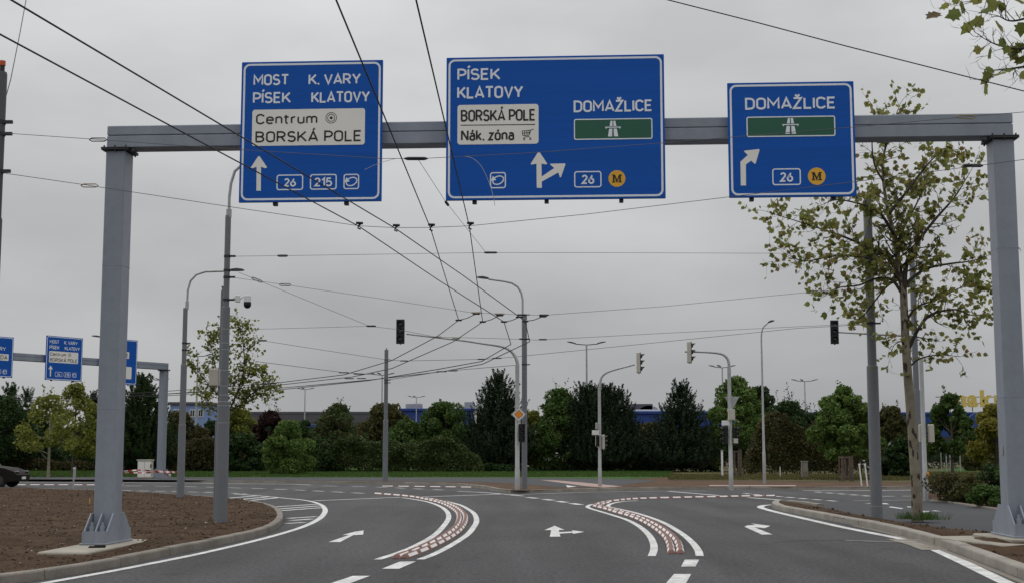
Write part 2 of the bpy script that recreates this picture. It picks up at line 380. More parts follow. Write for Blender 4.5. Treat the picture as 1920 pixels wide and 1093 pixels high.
# gutter of flat setts along the splitter kerb
gut = [p - q * .10 for p, q in zip(risl_path, normals2d(risl_path))]
gut_s = [p for p in gut if p.y < 30 and p.y > 14]
gs = resample(gut_s, .26); setts = MB(); rng = random.Random(5); gn = normals2d(gs)
gutter = ribbon('gutter', gs, .15, .003, MORTAR, None); gutter['kind'] = 'structure'
for i in range(len(gs) - 1):
    c = gs[i].lerp(gs[i + 1], .5); d = gs[i + 1] - gs[i]
    b = MB(); b.box((0, 0, .004), (.235, .105, .014), bev=.004)
    o = b.build('sett', KERB, gutter); o.location = (c.x, c.y, rng.uniform(0, .004)); o.rotation_euler = (0, 0, math.atan2(d.y, d.x) + rng.uniform(-.03, .03))

# cycle path beside the splitter, planting bed behind it
bed_edge_px = [(1742, 939), (1762, 940.5), (1800, 946), (1850, 953.5), (1900, 961.5), (1990, 976), (2100, 995)]
cpath = [(1462, 942.6), (1560, 940.2), (1742, 939.2), (1800, 945.4), (1900, 960.6), (2100, 994), (2100, 1010), (1800, 1000), (1740, 987), (1690, 979), (1630, 969), (1545, 954.6), (1500, 948.6)]
sheet('cycle_path', [G(*p).xy for p in cpath], .005, PATH_ASPHALT, kind='structure')
bed_path = catmull([G(*p) for p in bed_edge_px], 6)
kerb('bed_kerb', bed_path, 1, .06, .1, KERB)
bn = normals2d(bed_path); bin_ = [p + q * .1 for p, q in zip(bed_path, bn)]
bedpoly = [(p.x, p.y) for p in resample(bin_, .6)] + [G(2200, 950).xy, G(2100, 925).xy, G(1800, 922).xy, G(1735, 926).xy]
patch('bed_soil', bedpoly, .5, bumpy(.05, .03, .8), SOIL, seed=3)['kind'] = 'structure'

# far verge kerb and surfaces
kerb('verge_kerb', [p for p in verge_front if -60 < p.x < 48], 1, .125, .16, KERB_PALE, step=1.0)
def ov(name, pxs, dz, m): return sheet(name, [G(px, py, VZ + dz).xy for px, py in pxs], VZ + dz, m, kind='structure')
ov('footpath', [(-420, 895.5), (0, 897.5), (232, 898.5), (430, 899.6), (700, 901), (900, 903.5), (966, 906), (1012, 909), (1045, 912.5), (1130, 912.5), (1180, 907), (1232, 900), (1180, 897.2), (1090, 896), (960, 894.6), (430, 893.8), (0, 892.6), (-420, 891)], .004, PATH_ASPHALT)
ov('lawn', [(-420, 891.2), (0, 892.8), (430, 894), (960, 894.8), (1090, 896.2), (1180, 897.4), (1260, 893), (1260, 876), (-420, 872)], .008, GRASS)
ov('dry_lawn', [(1262, 899.5), (1420, 900.5), (1640, 903.5), (1760, 902), (1880, 898), (2200, 892), (2200, 862), (1262, 876)], .008, GRASS_DRY)
ov('mown_lawn', [(1745, 897.6), (1880, 895.5), (2200, 890), (2200, 868), (1860, 872.5), (1790, 876), (1745, 884)], .012, GRASS)
ov('gravel_path', [(1690, 874), (1745, 871.5), (1800, 868), (1800, 866.5), (1720, 868.6), (1690, 870.5)], .012, KERB)
ov('tactile_paving', [(1013, 899.2), (1042, 899.6), (1095, 904), (1168, 911), (1132, 913), (1098, 910.5), (1058, 905)], .010, PINK)
ov('dropped_kerb', [(1330, 910.2), (1492, 910.6), (1492, 908.6), (1330, 908.4)], .010, PINK)
ov('give_way_mark', [(1061, 908.6), (1082, 911.6), (1064, 912.9)], .014, PAINT)

# ------------------------------------------------------------------ painted markings
LZ = .006
def line(pxs, width, name='edge_line', m=PAINT, square=None, z=LZ):
    p = catmull([G(*q) for q in pxs], 8) if len(pxs) > 2 else [G(*q) for q in pxs]
    return ribbon(name, p, width, z, m, road, square)
def dashes(pxs, n, frac, width, name='lane_dash', m=PAINT):
    p = catmull([G(*q) for q in pxs], 8) if len(pxs) > 2 else [G(*q) for q in pxs]
    L = sum((b - a).length for a, b in zip(p, p[1:])); r = resample(p, L / (n * 20))
    for i in range(n): ribbon(name, r[i * 20:i * 20 + max(2, int(20 * frac) + 1)], width, LZ, m, road)
def markpoly(pxs, name, m=PAINT, z=LZ): return sheet(name, [G(*p).xy for p in pxs], z, m, road)
line([(-60, 1116), (40, 1101), (100, 1090), (212, 1070), (337, 1045.5), (400, 1032), (480, 1013), (540, 996.5), (575, 984.5), (598, 972.5), (608, 962), (609, 953.5), (600, 945), (575, 938), (525, 932.6), (480, 928.5), (440, 926)], .14)
for a, b in [((424, 934), (485, 928.7)), ((424, 938.6), (505, 930.8)), ((444, 940.6), (522, 932.5)), ((505, 950.6), (594, 945)), ((518, 954.2), (600, 948)), ((525, 957.2), (604, 951.4)), ((540, 971.6), (594, 968.2)), ((546, 975.6), (586, 972.6)), ((537, 981.2), (570, 979.2))]:
    ribbon('hatch_stripe', [G(*a), G(*b)], .2, LZ + .002, PAINT, road)
line([(588, 938.4), (752, 931.6)], .2, 'stop_line'); line([(788, 931.2), (945, 925.6)], .2, 'stop_line')
line([(948, 926.9), (1007, 925.4), (1090, 922.6), (1199, 920.6), (1324, 919.8)], .14)
line([(1254, 920.6), (1320, 926), (1384, 931.2)], .2); line([(1403, 932.2), (1514, 940.7)], .2, 'stop_line')
LI = [(708, 1048.6), (747, 1036), (779, 1023), (813, 1004), (830, 988), (840, 974), (841, 965), (836.6, 957), (825.6, 949), (804, 941), (779, 936), (754, 932.5)]
LO = [(788, 1048.6), (816, 1037.7), (847.5, 1021), (875.6, 1002.5), (888, 988), (893.6, 976), (889.7, 963.4), (878.8, 954.8), (861.6, 946), (832, 938.4), (800.6, 933), (782, 931)]
RI = [(1222, 1042.3), (1226, 1030.6), (1225, 1018), (1216.6, 1002.5), (1199.4, 987), (1177.5, 975), (1152.5, 966.6), (1129, 959.5), (1107, 953), (1101.7, 949.6), (1105, 946.8), (1112, 944.6)]
RO = [(1312, 1042), (1308.8, 1031.4), (1297.8, 1016.6), (1277.5, 999.4), (1249, 982), (1223, 971), (1191.6, 961), (1165, 954.8), (1143, 950), (1140, 947.4), (1146, 944), (1157, 941.4), (1170, 939.6), (1196, 938)]
for q in (LI, LO, RI, RO): line(q, .125, 'separator_line', square=True)
for q in [[(704, 1066), (720, 1066.5), (778, 1052), (750, 1052)], [(618, 1094), (655, 1094), (694, 1079.5), (662, 1079.5)], [(1277, 1062), (1304, 1062), (1311, 1049), (1284, 1049)], [(1248, 1094), (1286, 1094), (1296, 1076), (1264, 1076)]]:
    markpoly(q if q[0][0] != 704 else [(716, 1066.3), (748, 1066.3), (780, 1052.5), (750, 1052.5)], 'lane_dash')
markpoly([(575, 1112), (625, 1112), (660, 1098), (618, 1098)], 'lane_dash')
markpoly([(615.6, 1016), (637.5, 1016), (662.5, 1003), (681, 1002), (682, 994), (665, 996.5), (641, 1003), (655, 1002.6)], 'turn_arrow')
markpoly([(1030.8, 1006), (1051, 1006), (1049, 1000.2), (1073.5, 998.6), (1075, 1000.6), (1095.5, 996.8), (1073, 993.6), (1073.3, 996), (1048.6, 997.2), (1048, 993.2), (1058.6, 993.2), (1040, 985.3), (1021, 993.4), (1033.6, 993.3)], 'turn_arrow')
markpoly([(1428.4, 1001.9), (1448.4, 1001.6), (1413.8, 987.9), (1434, 990), (1444, 985.5), (1408, 980.8), (1416.7, 983.6), (1402, 984.4), (1395.6, 987)], 'turn_arrow')
line([(1990, 1128), (1905, 1100), (1850, 1075), (1800, 1051), (1740, 1024.5), (1690, 1010), (1640, 1000), (1580, 988), (1520, 974.5), (1470, 963), (1440, 955.5), (1426, 950.5), (1432, 947.2), (1448, 945.8)], .2)
# the crossing road
line([(-300, 901.5), (0, 903), (175, 903.6), (350, 904.6), (428, 906.1), (551, 907.2)], .3)
line([(552, 907.6), (583, 908.6)], .3)
dashes([(607, 910.4), (700, 912.2), (783, 915.9), (850, 919)], 6, .52, .25)
line([(858, 920.4), (915, 923.3), (981, 929.4)], .2)
dashes([(989, 931.8), (1030, 936.6), (1100, 947.6)], 4, .62, .25)
dashes([(234, 910.2), (340, 911.4), (438, 914), (528, 916.8), (613, 920.8), (700, 925.2)], 11, .56, .22)
dashes([(-100, 916.5), (175, 918.6), (300, 920.4), (420, 923.5), (470, 926.5)], 18, .6, .22)
dashes([(1395, 924.4), (1440, 928.5), (1508, 934.3), (1580, 940)], 8, .6, .22)
line([(1505, 919.2), (1632, 919), (1745, 917.6), (1900, 914)], .3)
dashes([(1528, 921.6), (1599, 927), (1640, 930.4)], 5, .6, .22)
dashes([(1640, 930), (1760, 929), (1900, 926)], 6, .7, .22)
line([(1600, 938), (1745, 936.6)], .2, 'stop_line', PAINT_WORN)
# cycle symbols on the path
for q in [[(1620, 943.6), (1640, 944.2), (1668, 945.4), (1662, 943.2), (1640, 943)], [(1670, 949.4), (1694, 953), (1690, 954), (1666, 950.6)], [(1700, 949.5), (1722, 950), (1722, 951.2), (1702, 951)], [(1728, 957.6), (1744, 958), (1766, 958.6), (1752, 956.8), (1744, 958.4), (1736, 961.2), (1730, 960.6)]]:
    sheet('cycle_symbol', [G(*p).xy for p in q], .011, PAINT, road)
# tarred joints and patches in the asphalt
TAR = mat('tar', (.028, .028, .03), .6, var=.2, scale=3)
for q, wd in [([(1450, 1016), (1500, 1013.5), (1560, 1012.6), (1585, 1012)], .05), ([(1585, 1012.2), (1600, 1014.2), (1640, 1016.4), (1690, 1017)], .035), ([(1652, 1028.2), (1672, 1028.4)], .05), ([(690, 1000), (760, 996), (830, 1000)], .0)]:
    if wd: line(q, wd, 'tar_joint', TAR, z=.004)
line([(1585, 1012.5), (1640, 1014.4), (1700, 1016)], .22, 'dust_film', mat('road_dust', (.20, .19, .17), .95, var=.25, scale=3, fine=.2, fscale=12), z=.0045)
line([(1690, 1011), (1725, 1019), (1760, 1031)], .55, 'dust_film', mat('sand_film', (.27, .245, .205), .95, var=.3, scale=2.5, fine=.25, fscale=14), z=.0085)

# ------------------------------------------------------------------ lane separators made of rubber blocks
def block_mesh(L, wd, h):
    mb = MB(); a = L / 2; prof = [(-wd / 2, 0), (-wd / 2 + .006, h * .3), (-wd / 2 + .036, h * .88), (-wd / 2 + .05, h), (wd / 2 - .05, h), (wd / 2 - .036, h * .88), (wd / 2 - .006, h * .3), (wd / 2, 0)]
    st = [(-a, .25), (-a + .03, .88), (-a * .72, 1), (a * .72, 1), (a - .03, .88), (a, .25)]; vs = []; k = len(prof)
    for x, s in st: vs += [(x, y * (.9 + .1 * s), z * s) for y, z in prof]
    mb.add(vs, [])
    for i in range(len(st) - 1):
        for j in range(k - 1): mb.f.append((i * k + j, i * k + j + 1, (i + 1) * k + j + 1, (i + 1) * k + j)); mb.m.append(1 if i == 2 and j in (1, 5) else 0)
    mb.f += [tuple(range(k)), tuple(range(5 * k, 6 * k))[::-1]]; mb.m += [0, 0]
    me = bpy.data.meshes.new('block'); me.from_pydata(mb.v, [], [f[::-1] for f in mb.f]); me.materials.append(RUBBER); me.materials.append(STRIPE)
    me.polygons.foreach_set('material_index', mb.m); me.update(); return me
def separator(name, label, rows, pitch, wd=.135, h=.07, group=None):
    base = G(*rows[0][0]); t = thing(name, label, 'lane separator', (base.x, base.y, 0), 0, group); me = block_mesh(pitch * .955, wd, h)
    for q in rows:
        p = resample(catmull([G(*s) for s in q], 8), pitch)
        for a, b in zip(p, p[1:]):
            c = a.lerp(b, .5) - Vector((base.x, base.y, 0)); d = b - a; o = link('block', me, t); o.location = (c.x, c.y, .001); o.rotation_euler = (0, 0, math.atan2(d.y, d.x))
    return t
separator('lane_separator', 'curving double row of brown rubber blocks between the straight arrow and the forked arrow',
          [[(741, 1047.5), (777, 1034), (804, 1021), (827, 1009), (846, 996), (857, 984), (861, 971), (857.6, 961), (844, 951), (825.6, 943), (800.6, 937), (775.6, 932), (738, 928.3), (702, 925.6)],
           [(757, 1047), (793, 1033.5), (818, 1022), (841, 1010), (858, 998), (869, 985), (873, 971), (868.5, 961), (855, 950.6), (834, 942.4), (809, 936.3)]], .95)
separator('lane_separator', 'hooked double row of brown rubber blocks ending beside the hooked turn arrow',
          [[(1258.8, 1038), (1257, 1024), (1254, 1016.5), (1248, 1007), (1233.8, 994.7), (1218, 984.5), (1199.4, 975), (1177.5, 967), (1155.6, 961), (1137, 955), (1121, 951), (1114, 948.6), (1120, 945), (1137, 941.6), (1160, 938.4)],
           [(1276, 1038), (1273.6, 1023), (1268, 1013), (1255.6, 1001), (1240, 990), (1219.7, 979), (1199.4, 970.6), (1177.5, 963.6), (1152.5, 957), (1134, 952.3), (1124, 948.8), (1129, 945.6), (1141.6, 942.6)]], .92)
separator('lane_separator', 'single row of rubber blocks running to the kerb by the crossing', [[(1160, 938.4), (1187, 936.2), (1222.8, 934.6), (1262, 933.8), (1308.8, 932.6), (1355.6, 931.8), (1387, 931), (1455, 930)]], .5)
separator('lane_separator', 'row of rubber blocks along the far kerb in front of the thick stepped post', [[(712, 911.4), (800, 912.3), (889, 913.6)]], .75, .11, .05)
separator('lane_separator', 'row of rubber blocks dividing the far carriageway near the dark car', [[(-100, 908.2), (0, 908.7), (176, 909.2), (235, 909.6)]], .68, .11, .05)
# ------------------------------------------------------------------ sign gantries
def gantry(label, left, right, zl, zr, ztop, group=None, slabs=True):
    dx, dy = right[0] - left[0], right[1] - left[1]; L = math.hypot(dx, dy); rz = math.atan2(dy, dx)
    t = thing('sign_gantry', label, 'gantry', (left[0], left[1], 0), rz, group)
    BH = .39; zb = ztop - BH
    bm = MB(); bm.box((L / 2, 0, ztop - .085), (L + .34, .385, .17), bev=.012); bm.box((L / 2, 0, zb + .107), (L + .34, .39, .215), bev=.014)
    beam = bm.build('beam', STEEL, t)
    for x0, z0 in ((0, zl), (L, zr)):
        c = MB(); c.box((x0, 0, (z0 + zb - .05) / 2), (.34, .43, zb - .05 - z0), bev=.016); col = c.build('column', STEEL, t)
        for zz in (z0 + 2.25, z0 + 4.7):
            if zz < zb - .5: wv = MB(); wv.box((x0, 0, zz), (.346, .436, .012), bev=.004); wv.build('weld_seam', STEEL, col)
        fl = MB(); fl.box((x0, 0, zb - .0375), (.48, .56, .022), bev=.004); fl.box((x0, 0, zb - .0115), (.48, .56, .022), bev=.004)
        s = 1 if x0 == 0 else -1
        f = fl.build('flange', DARK, col)
        for bx in (-.19, 0, .19):
            for by in (-.25, .25):
                k = MB(); k.tube([(x0 + bx, by, zb - .075), (x0 + bx, by, zb + .03)], .016, 6); k.build('bolt', DARK, col)
        lug = MB(); lug.box((x0 + s * .3, -.16, zb - .06), (.09, .12, .07), bev=.02); lug.build('lug', DARK, col)
        b = MB(); b.box((x0, 0, z0 + .015), (.47, 1.30, .03), bev=.006); b.build('base_plate', STEEL, col)
        prof = [(-.62, .03), (.62, .03), (.62, .22), (.55, .22), (.27, .50), (-.27, .50), (-.55, .22), (-.62, .22)]
        for gx in (-.19, 0, .19):
            g = MB(); pr = prof if gx else prof
            mtx = Matrix.Translation((x0 + gx, 0, z0)) @ Matrix(((0, 0, 1, 0), (1, 0, 0, 0), (0, 1, 0, 0), (0, 0, 0, 1)))
            if gx: g.prism(pr, -.011, .011, mtx)
            else:
                for q in ([(-.61, .03), (-.214, .03), (-.214, .50), (-.27, .50), (-.55, .22), (-.61, .22)], [(.214, .03), (.61, .03), (.61, .22), (.55, .22), (.27, .50), (.214, .50)]): g.prism(q, -.011, .011, mtx)
            g.build('gusset', STEEL, col, smooth=0)
        for sy in (-1, 1):
            e = MB(); e.box((x0, sy * .613, z0 + .125), (.356, .016, .19)); e.box((x0, sy * .50, z0 + .2), (.356, .2, .018)); e.build('skirt', STEEL, col, smooth=0)
            for gx in (-.09, .09):
                n = MB(); n.tube([(x0 + gx, sy * .47, z0 + .21), (x0 + gx, sy * .47, z0 + .215), (x0 + gx, sy * .47, z0 + .3), (x0 + gx, sy * .47, z0 + .302), (x0 + gx, sy * .47, z0 + .36)], [.05, .042, .042, .022, .022], 12); n.build('anchor_bolt', STEEL, col)
    return t, L, rz
gan, GLEN, GRZ = gantry('grey steel gantry carrying three blue direction signs over the approach lanes', gl, gr, .068, .235, 7.215)
ip = MB(); ip.box((GLEN - .178, -.02, 1.62), (.02, .085, .15), bev=.006); ip.build('inspection_cover', GALV, gan)
# concrete footings
def footing(name, label, x, y, rz, sx0, sx1, sy0, sy1, z0, z1, apron=None):
    t = MB()
    if apron: t.box(((apron[0] + apron[1]) / 2, (apron[2] + apron[3]) / 2, (z0 + apron[4]) / 2), (apron[1] - apron[0], apron[3] - apron[2], apron[4] - z0), rz=.12, bev=.02)
    t.box(((sx0 + sx1) / 2, (sy0 + sy1) / 2, (z0 + z1) / 2), (sx1 - sx0, sy1 - sy0, z1 - z0), bev=.02); o = t.build(name, SLAB); o.location = (x, y, 0); o.rotation_euler = (0, 0, rz); return tag(o, label, 'footing')
footing('gantry_footing', 'pale concrete slab under the gantry column standing in bare brown soil', gl[0], gl[1], R(-3), -.32, .47, -2.2, .95, -.3, .066)
footing('gantry_footing', 'pale concrete slab under the gantry column beside the splitter kerb', gr[0], gr[1], R(4), -.42, .8, -.78, .78, -.3, .234, (-.85, 1.4, -1.0, 1.2, .17))
lw = MB(); lw.box((0, 0, .03), (.26, .1, .09), bev=.02); lw.box((.05, 0, .07), (.18, .07, .04), bev=.012)
o = lw.build('timber_offcut', mat('black_wood', (.012, .01, .009), .9)); pp = G(181, 1034, .0); o.location = (pp.x, pp.y, .02); o.rotation_euler = (0, 0, .2); tag(o, 'black charred timber offcut lying against the concrete footing', 'timber')

FONT_CACHE = {}
def text_verts(s, bold=.013):
    k = (s, bold)
    if k in FONT_CACHE: return FONT_CACHE[k]
    c = bpy.data.curves.new('text', 'FONT'); c.body = s; c.offset = bold; c.resolution_u = 3; c.space_word = 1.35; c.space_character = 1.05
    o = bpy.data.objects.new('text', c); COL.objects.link(o); bpy.context.view_layer.update()
    me = bpy.data.meshes.new_from_object(o.evaluated_get(bpy.context.evaluated_depsgraph_get()))
    vs = [tuple(v.co) for v in me.vertices]; fs = [tuple(p.vertices) for p in me.polygons]
    bpy.data.objects.remove(o); bpy.data.curves.remove(c); bpy.data.meshes.remove(me)
    FONT_CACHE[k] = (vs, fs); return vs, fs
CAP = .695
class Face:      # a printed face: x right, z up, y = -depth in front of the panel
    def __init__(self, mapper): self.P = mapper
    def poly(self, mb, pts, y):
        vs = [Vector((p[0], y, p[1])) for p in pts]; t = geometry.tessellate_polygon([vs])
        mb.add(vs, [f if (vs[f[1]] - vs[f[0]]).cross(vs[f[2]] - vs[f[0]]).y < 0 else f[::-1] for f in t])
def rr(x0, z0, x1, z1, r, n=5):
    o = []
    for cx, cz, a0 in ((x1 - r, z0 + r, -90), (x1 - r, z1 - r, 0), (x0 + r, z1 - r, 90), (x0 + r, z0 + r, 180)):
        for i in range(n + 1): a = R(a0 + 90 * i / n); o.append((cx + r * math.cos(a), cz + r * math.sin(a)))
    return o
def fpoly(mb, pts, y):
    vs = [Vector((p[0], y, p[1])) for p in pts]; t = geometry.tessellate_polygon([vs])
    mb.add(vs, [f if (vs[f[1]] - vs[f[0]]).cross(vs[f[2]] - vs[f[0]]).y < 0 else f[::-1] for f in t])
def fring(mb, a, b, y):
    n = len(a); vs = [(p[0], y, p[1]) for p in a] + [(p[0], y, p[1]) for p in b]
    mb.add(vs, [(i, (i + 1) % n, n + (i + 1) % n, n + i) for i in range(n)])
def fcirc(c, r, n=24): return [(c[0] + r * math.cos(2 * math.pi * i / n), c[1] + r * math.sin(2 * math.pi * i / n)) for i in range(n)]
def fstroke(mb, pts, wd, y):
    for a, b in zip(pts, pts[1:]):
        dx, dz = b[0] - a[0], b[1] - a[1]; l = math.hypot(dx, dz) or 1; nx, nz = -dz / l * wd / 2, dx / l * wd / 2
        fpoly(mb, [(a[0] + nx, a[1] + nz), (a[0] - nx, a[1] - nz), (b[0] - nx, b[1] - nz), (b[0] + nx, b[1] + nz)], y)
def arc(cx, cy_, rx, ry, a0, a1, n=9): return [(cx + rx * math.cos(R(a0 + (a1 - a0) * i / n)), cy_ + ry * math.sin(R(a0 + (a1 - a0) * i / n))) for i in range(n + 1)]
def oo(wd, h0, h1, a0=90, a1=-270):      # upright oval with straight flanks
    r = wd / 2; ry = min(r * .95, (h1 - h0) / 2); return arc(r, h1 - ry, r, ry, 90, 0, 6) + arc(r, h0 + ry, r, ry, 0, -180, 10) + arc(r, h1 - ry, r, ry, 180, 90, 6)
def bowl(x, r, y0, y1): return [(0, y1), (x, y1)] + arc(x, (y0 + y1) / 2, r, (y1 - y0) / 2, 90, -90, 10)[1:] + [(0, y0)]
XH = .70
GLY = {'M': (.66, [[(0, 0), (0, 1), (.33, .36), (.66, 1), (.66, 0)]]), 'O': (.5, [oo(.5, 0, 1)]), 'T': (.54, [[(0, 1), (.54, 1)], [(.27, 1), (.27, 0)]]), 'K': (.54, [[(0, 0), (0, 1)], [(.5, 1), (.02, .36)], [(.17, .56), (.54, 0)]]),
 '.': (.0, [[(0, -.08), (0, .10)]]), 'V': (.56, [[(0, 1), (.28, 0), (.56, 1)]]), 'A': (.58, [[(0, 0), (.29, 1), (.58, 0)], [(.1, .26), (.48, .26)]]), 'R': (.5, [[(0, 0)] + bowl(.24, .25, .47, 1), [(.26, .46), (.5, 0)]]), 'P': (.48, [[(0, 0)] + bowl(.22, .26, .43, 1)]),
 'Y': (.56, [[(0, 1), (.28, .44), (.56, 1)], [(.28, .46), (.28, 0)]]), 'I': (0, [[(0, 0), (0, 1)]]), 'E': (.42, [[(.42, 1), (0, 1), (0, 0), (.42, 0)], [(0, .52), (.36, .52)]]), 'L': (.42, [[(0, 1), (0, 0), (.42, 0)]]),
 'C': (.48, [arc(.25, .74, .25, .26, 15, 180) + arc(.25, .26, .25, .26, 180, 345)]), 'B': (.5, [[(0, 0)] + bowl(.22, .25, .53, 1)], ), 'D': (.5, [[(0, 0), (0, 1), (.22, 1)] + arc(.22, .72, .28, .28, 90, 0, 6)[1:] + arc(.22, .28, .28, .28, 0, -90, 6) + [(0, 0)]]),
 'Z': (.48, [[(0, 1), (.47, 1), (.01, 0), (.48, 0)]]), 'N': (.52, [[(0, 0), (0, 1)], [(.01, 1), (.51, 0)], [(.52, 0), (.52, 1)]]), 'S': (.46, [arc(.23, .75, .22, .25, 25, 265, 12) + arc(.23, .26, .24, .26, 85, -155, 12)]),
 'e': (.42, [[(0, .37), (.42, .37)] + arc(.21, XH - .2, .21, .2, 0, 180, 8) + arc(.21, .2, .21, .2, 180, 325, 8)]), 'n': (.38, [[(0, 0), (0, XH)], [(0, .46)] + arc(.19, XH - .2, .19, .2, 165, 0, 8) + [(.38, 0)]]), 'm': (.66, [[(0, 0), (0, XH)], [(0, .46)] + arc(.165, XH - .18, .165, .18, 165, 0, 7) + [(.33, 0)], [(.33, .46)] + arc(.495, XH - .18, .165, .18, 165, 0, 7) + [(.66, 0)]]),
 't': (.26, [[(.08, .92), (.08, .14)] + arc(.2, .14, .12, .14, 180, 275, 5), [(-.04, XH), (.26, XH)]]), 'r': (.24, [[(0, 0), (0, XH)], [(0, .42)] + arc(.2, XH - .26, .2, .26, 170, 80, 6)]), 'u': (.38, [[(0, XH), (0, .2)] + arc(.19, .2, .19, .2, 180, 345, 8), [(.38, XH), (.38, 0)]]),
 'a': (.38, [arc(.19, XH - .18, .18, .18, 150, 0, 7) + [(.38, 0)], [(.38, .42), (.18, .42)] + arc(.17, .21, .17, .21, 90, 270, 8) + [(.22, 0)] + arc(.22, .18, .16, .18, 270, 340, 4)]), 'k': (.38, [[(0, 0), (0, 1)], [(.36, XH), (.02, .26)], [(.12, .38), (.38, 0)]]), 'z': (.36, [[(0, XH), (.35, XH), (.01, 0), (.36, 0)]]), 'o': (.4, [oo(.4, 0, XH)]),
 '2': (.44, [arc(.22, .74, .21, .26, 165, -35, 10) + [(.0, 0), (.44, 0)]]), '6': (.46, [[(.33, 1), (.06, .45)] + arc(.23, .3, .23, .3, 150, 510, 16)]), '1': (.2, [[(0, .76), (.2, 1), (.2, 0)]]), '5': (.44, [[(.4, 1), (.06, 1), (.03, .53)] + arc(.2, .31, .24, .31, 115, -150, 11)])}
GLY['B'][1].append([(0, .53), (.22, .53)] + arc(.22, .265, .28, .265, 90, -90, 10)[1:] + [(0, 0)])
ACC = {'Í': ('I', [(-.02, 1.16), (.1, 1.36)]), 'Á': ('A', [(.27, 1.16), (.39, 1.36)]), 'Ž': ('Z', [(.1, 1.34), (.24, 1.16), (.38, 1.34)]), 'á': ('a', [(.16, XH + .16), (.28, XH + .36)]), 'ó': ('o', [(.17, XH + .16), (.29, XH + .36)])}
def stroke_strip(mb, pts, wd, y):
    P = [pts[0]]
    for p in pts[1:]:
        if math.hypot(p[0] - P[-1][0], p[1] - P[-1][1]) > wd * .02: P.append(p)
    closed = len(P) > 3 and math.hypot(P[0][0] - P[-1][0], P[0][1] - P[-1][1]) < wd * .05; n = len(P); L = []; Rr = []
    for i in range(n):
        a = P[i - 1] if i else (P[n - 2] if closed else None); b = P[i + 1] if i < n - 1 else (P[1] if closed else None); c = P[i]
        def nrm(u, v): dx, dz = v[0] - u[0], v[1] - u[1]; l = math.hypot(dx, dz) or 1; return (-dz / l, dx / l)
        n1 = nrm(a, c) if a else nrm(c, b); n2 = nrm(c, b) if b else n1; mx_, mz = n1[0] + n2[0], n1[1] + n2[1]; d = (mx_ * n1[0] + mz * n1[1]); k = wd / 2 / max(.35, d) if d else wd / 2
        L.append((c[0] + mx_ * k, y, c[1] + mz * k)); Rr.append((c[0] - mx_ * k, y, c[1] - mz * k))
    vs = []
    for l, r in zip(L, Rr): vs += [l, r]
    mb.add(vs, [(2 * i, 2 * i + 1, 2 * i + 3, 2 * i + 2) for i in range(n - 1)])
def ftext(name, s, x0, x1, z0, cap, y, m, parent, bold=.013):
    sw_ = cap * (.142 + bold * 1.7); hs = sw_ / cap; items = []; x = 0
    GW = 1.25
    for wi, wrd in enumerate(s.split(' ')):
        if wi: x += .40
        for ch in wrd:
            acc = None
            if ch in ACC: ch, acc = ACC[ch]
            wd_, st = GLY[ch]; items.append((wi, x, [[(p[0] * GW, p[1]) for p in q] for q in st + ([acc] if acc else [])])); x += wd_ * GW + .262
            if ch in 'LTVAYPK.': x -= .045
    tot = max(px for _, x_, st in items for q in st for px in [x_ + max(p[0] for p in q)]); k = (x1 - x0 - sw_) / tot; last = None
    for wi in sorted({i[0] for i in items}):
        mb = MB(); c = 0
        for w2, x_, st in items:
            if w2 != wi: continue
            for q in st: stroke_strip(mb, [(x0 + sw_ / 2 + (x_ + p[0]) * k, z0 + sw_ / 2 + p[1] * (cap - sw_)) for p in q], sw_, y - .0003 * (c % 7)); c += 1
        last = mb.build(name, m, parent, smooth=0)
    return last
MSER = [(0, 0), (.36, 0), (.36, .12), (.27, .12), (.27, .68), (.48, 0), (.56, 0), (.77, .70), (.77, .12), (.66, .12), (.66, 0), (1.06, 0), (1.06, .12), (.97, .12), (.97, .88), (1.06, .88), (1.06, 1), (.76, 1), (.54, .36), (.33, 1), (0, 1), (0, .88), (.09, .88), (.09, .12), (0, .12)]

def sign_panel(label, corners_px, p0, u, thick=.045, group=None, stubs=(.2, .8)):
    # p0: a point of the face plane, u: unit vector along it
    nrm = Vector((u.y, -u.x, 0))
    def hit(px, py):
        d = ray(px, py); c = Vector((0, 0, EYE)); t = (p0 - c).dot(nrm) / d.dot(nrm); return c + d * t
    cs = [hit(*c) for c in corners_px]      # TL TR BR BL
    xs = [(c - p0).dot(u) for c in cs]; x0 = (xs[0] + xs[3]) / 2; x1 = (xs[1] + xs[2]) / 2
    z1 = (cs[0].z + cs[1].z) / 2; z0 = (cs[2].z + cs[3].z) / 2
    org = p0 + u * x0; org.z = z0
    t = thing('direction_sign', label, 'road sign', org, math.atan2(u.y, u.x), group)
    W, Ht = x1 - x0, z1 - z0
    pm = MB(); pm.box((W / 2, thick / 2, Ht / 2), (W, thick, Ht), bev=.006); pan = pm.build('panel', BLUE, t)
    b = MB(); e = .035; fring(b, rr(e, e, W - e, Ht - e, .11), rr(e + .034, e + .034, W - e - .034, Ht - e - .034, .078), -.003); b.build('border', SIGNWHITE, t, smooth=0)
    for s in stubs:
        k = MB(); k.box((W * s, thick + .06, Ht / 2 - .03), (.07, .11, Ht + .03)); k.build('mounting_rail', DARK, t, smooth=0)
    # v-map: u,v of the photographed face to local metres (bilinear corners)
    return t, W, Ht
def fmap(corners, W, Ht):      # zoom pixel -> local metres
    (ax, ay), (bx, by), (cx, cy_), (dx, dy) = corners
    def f(x, y):
        u, v = .5, .5
        for _ in range(6):
            lx = ax + (dx - ax) * v; rx = bx + (cx - bx) * v; u = (x - lx) / (rx - lx)
            ty = ay + (by - ay) * u; yy = dy + (cy_ - dy) * u; v = (y - ty) / (yy - ty)
        return (u * W, (1 - v) * Ht)
    return f
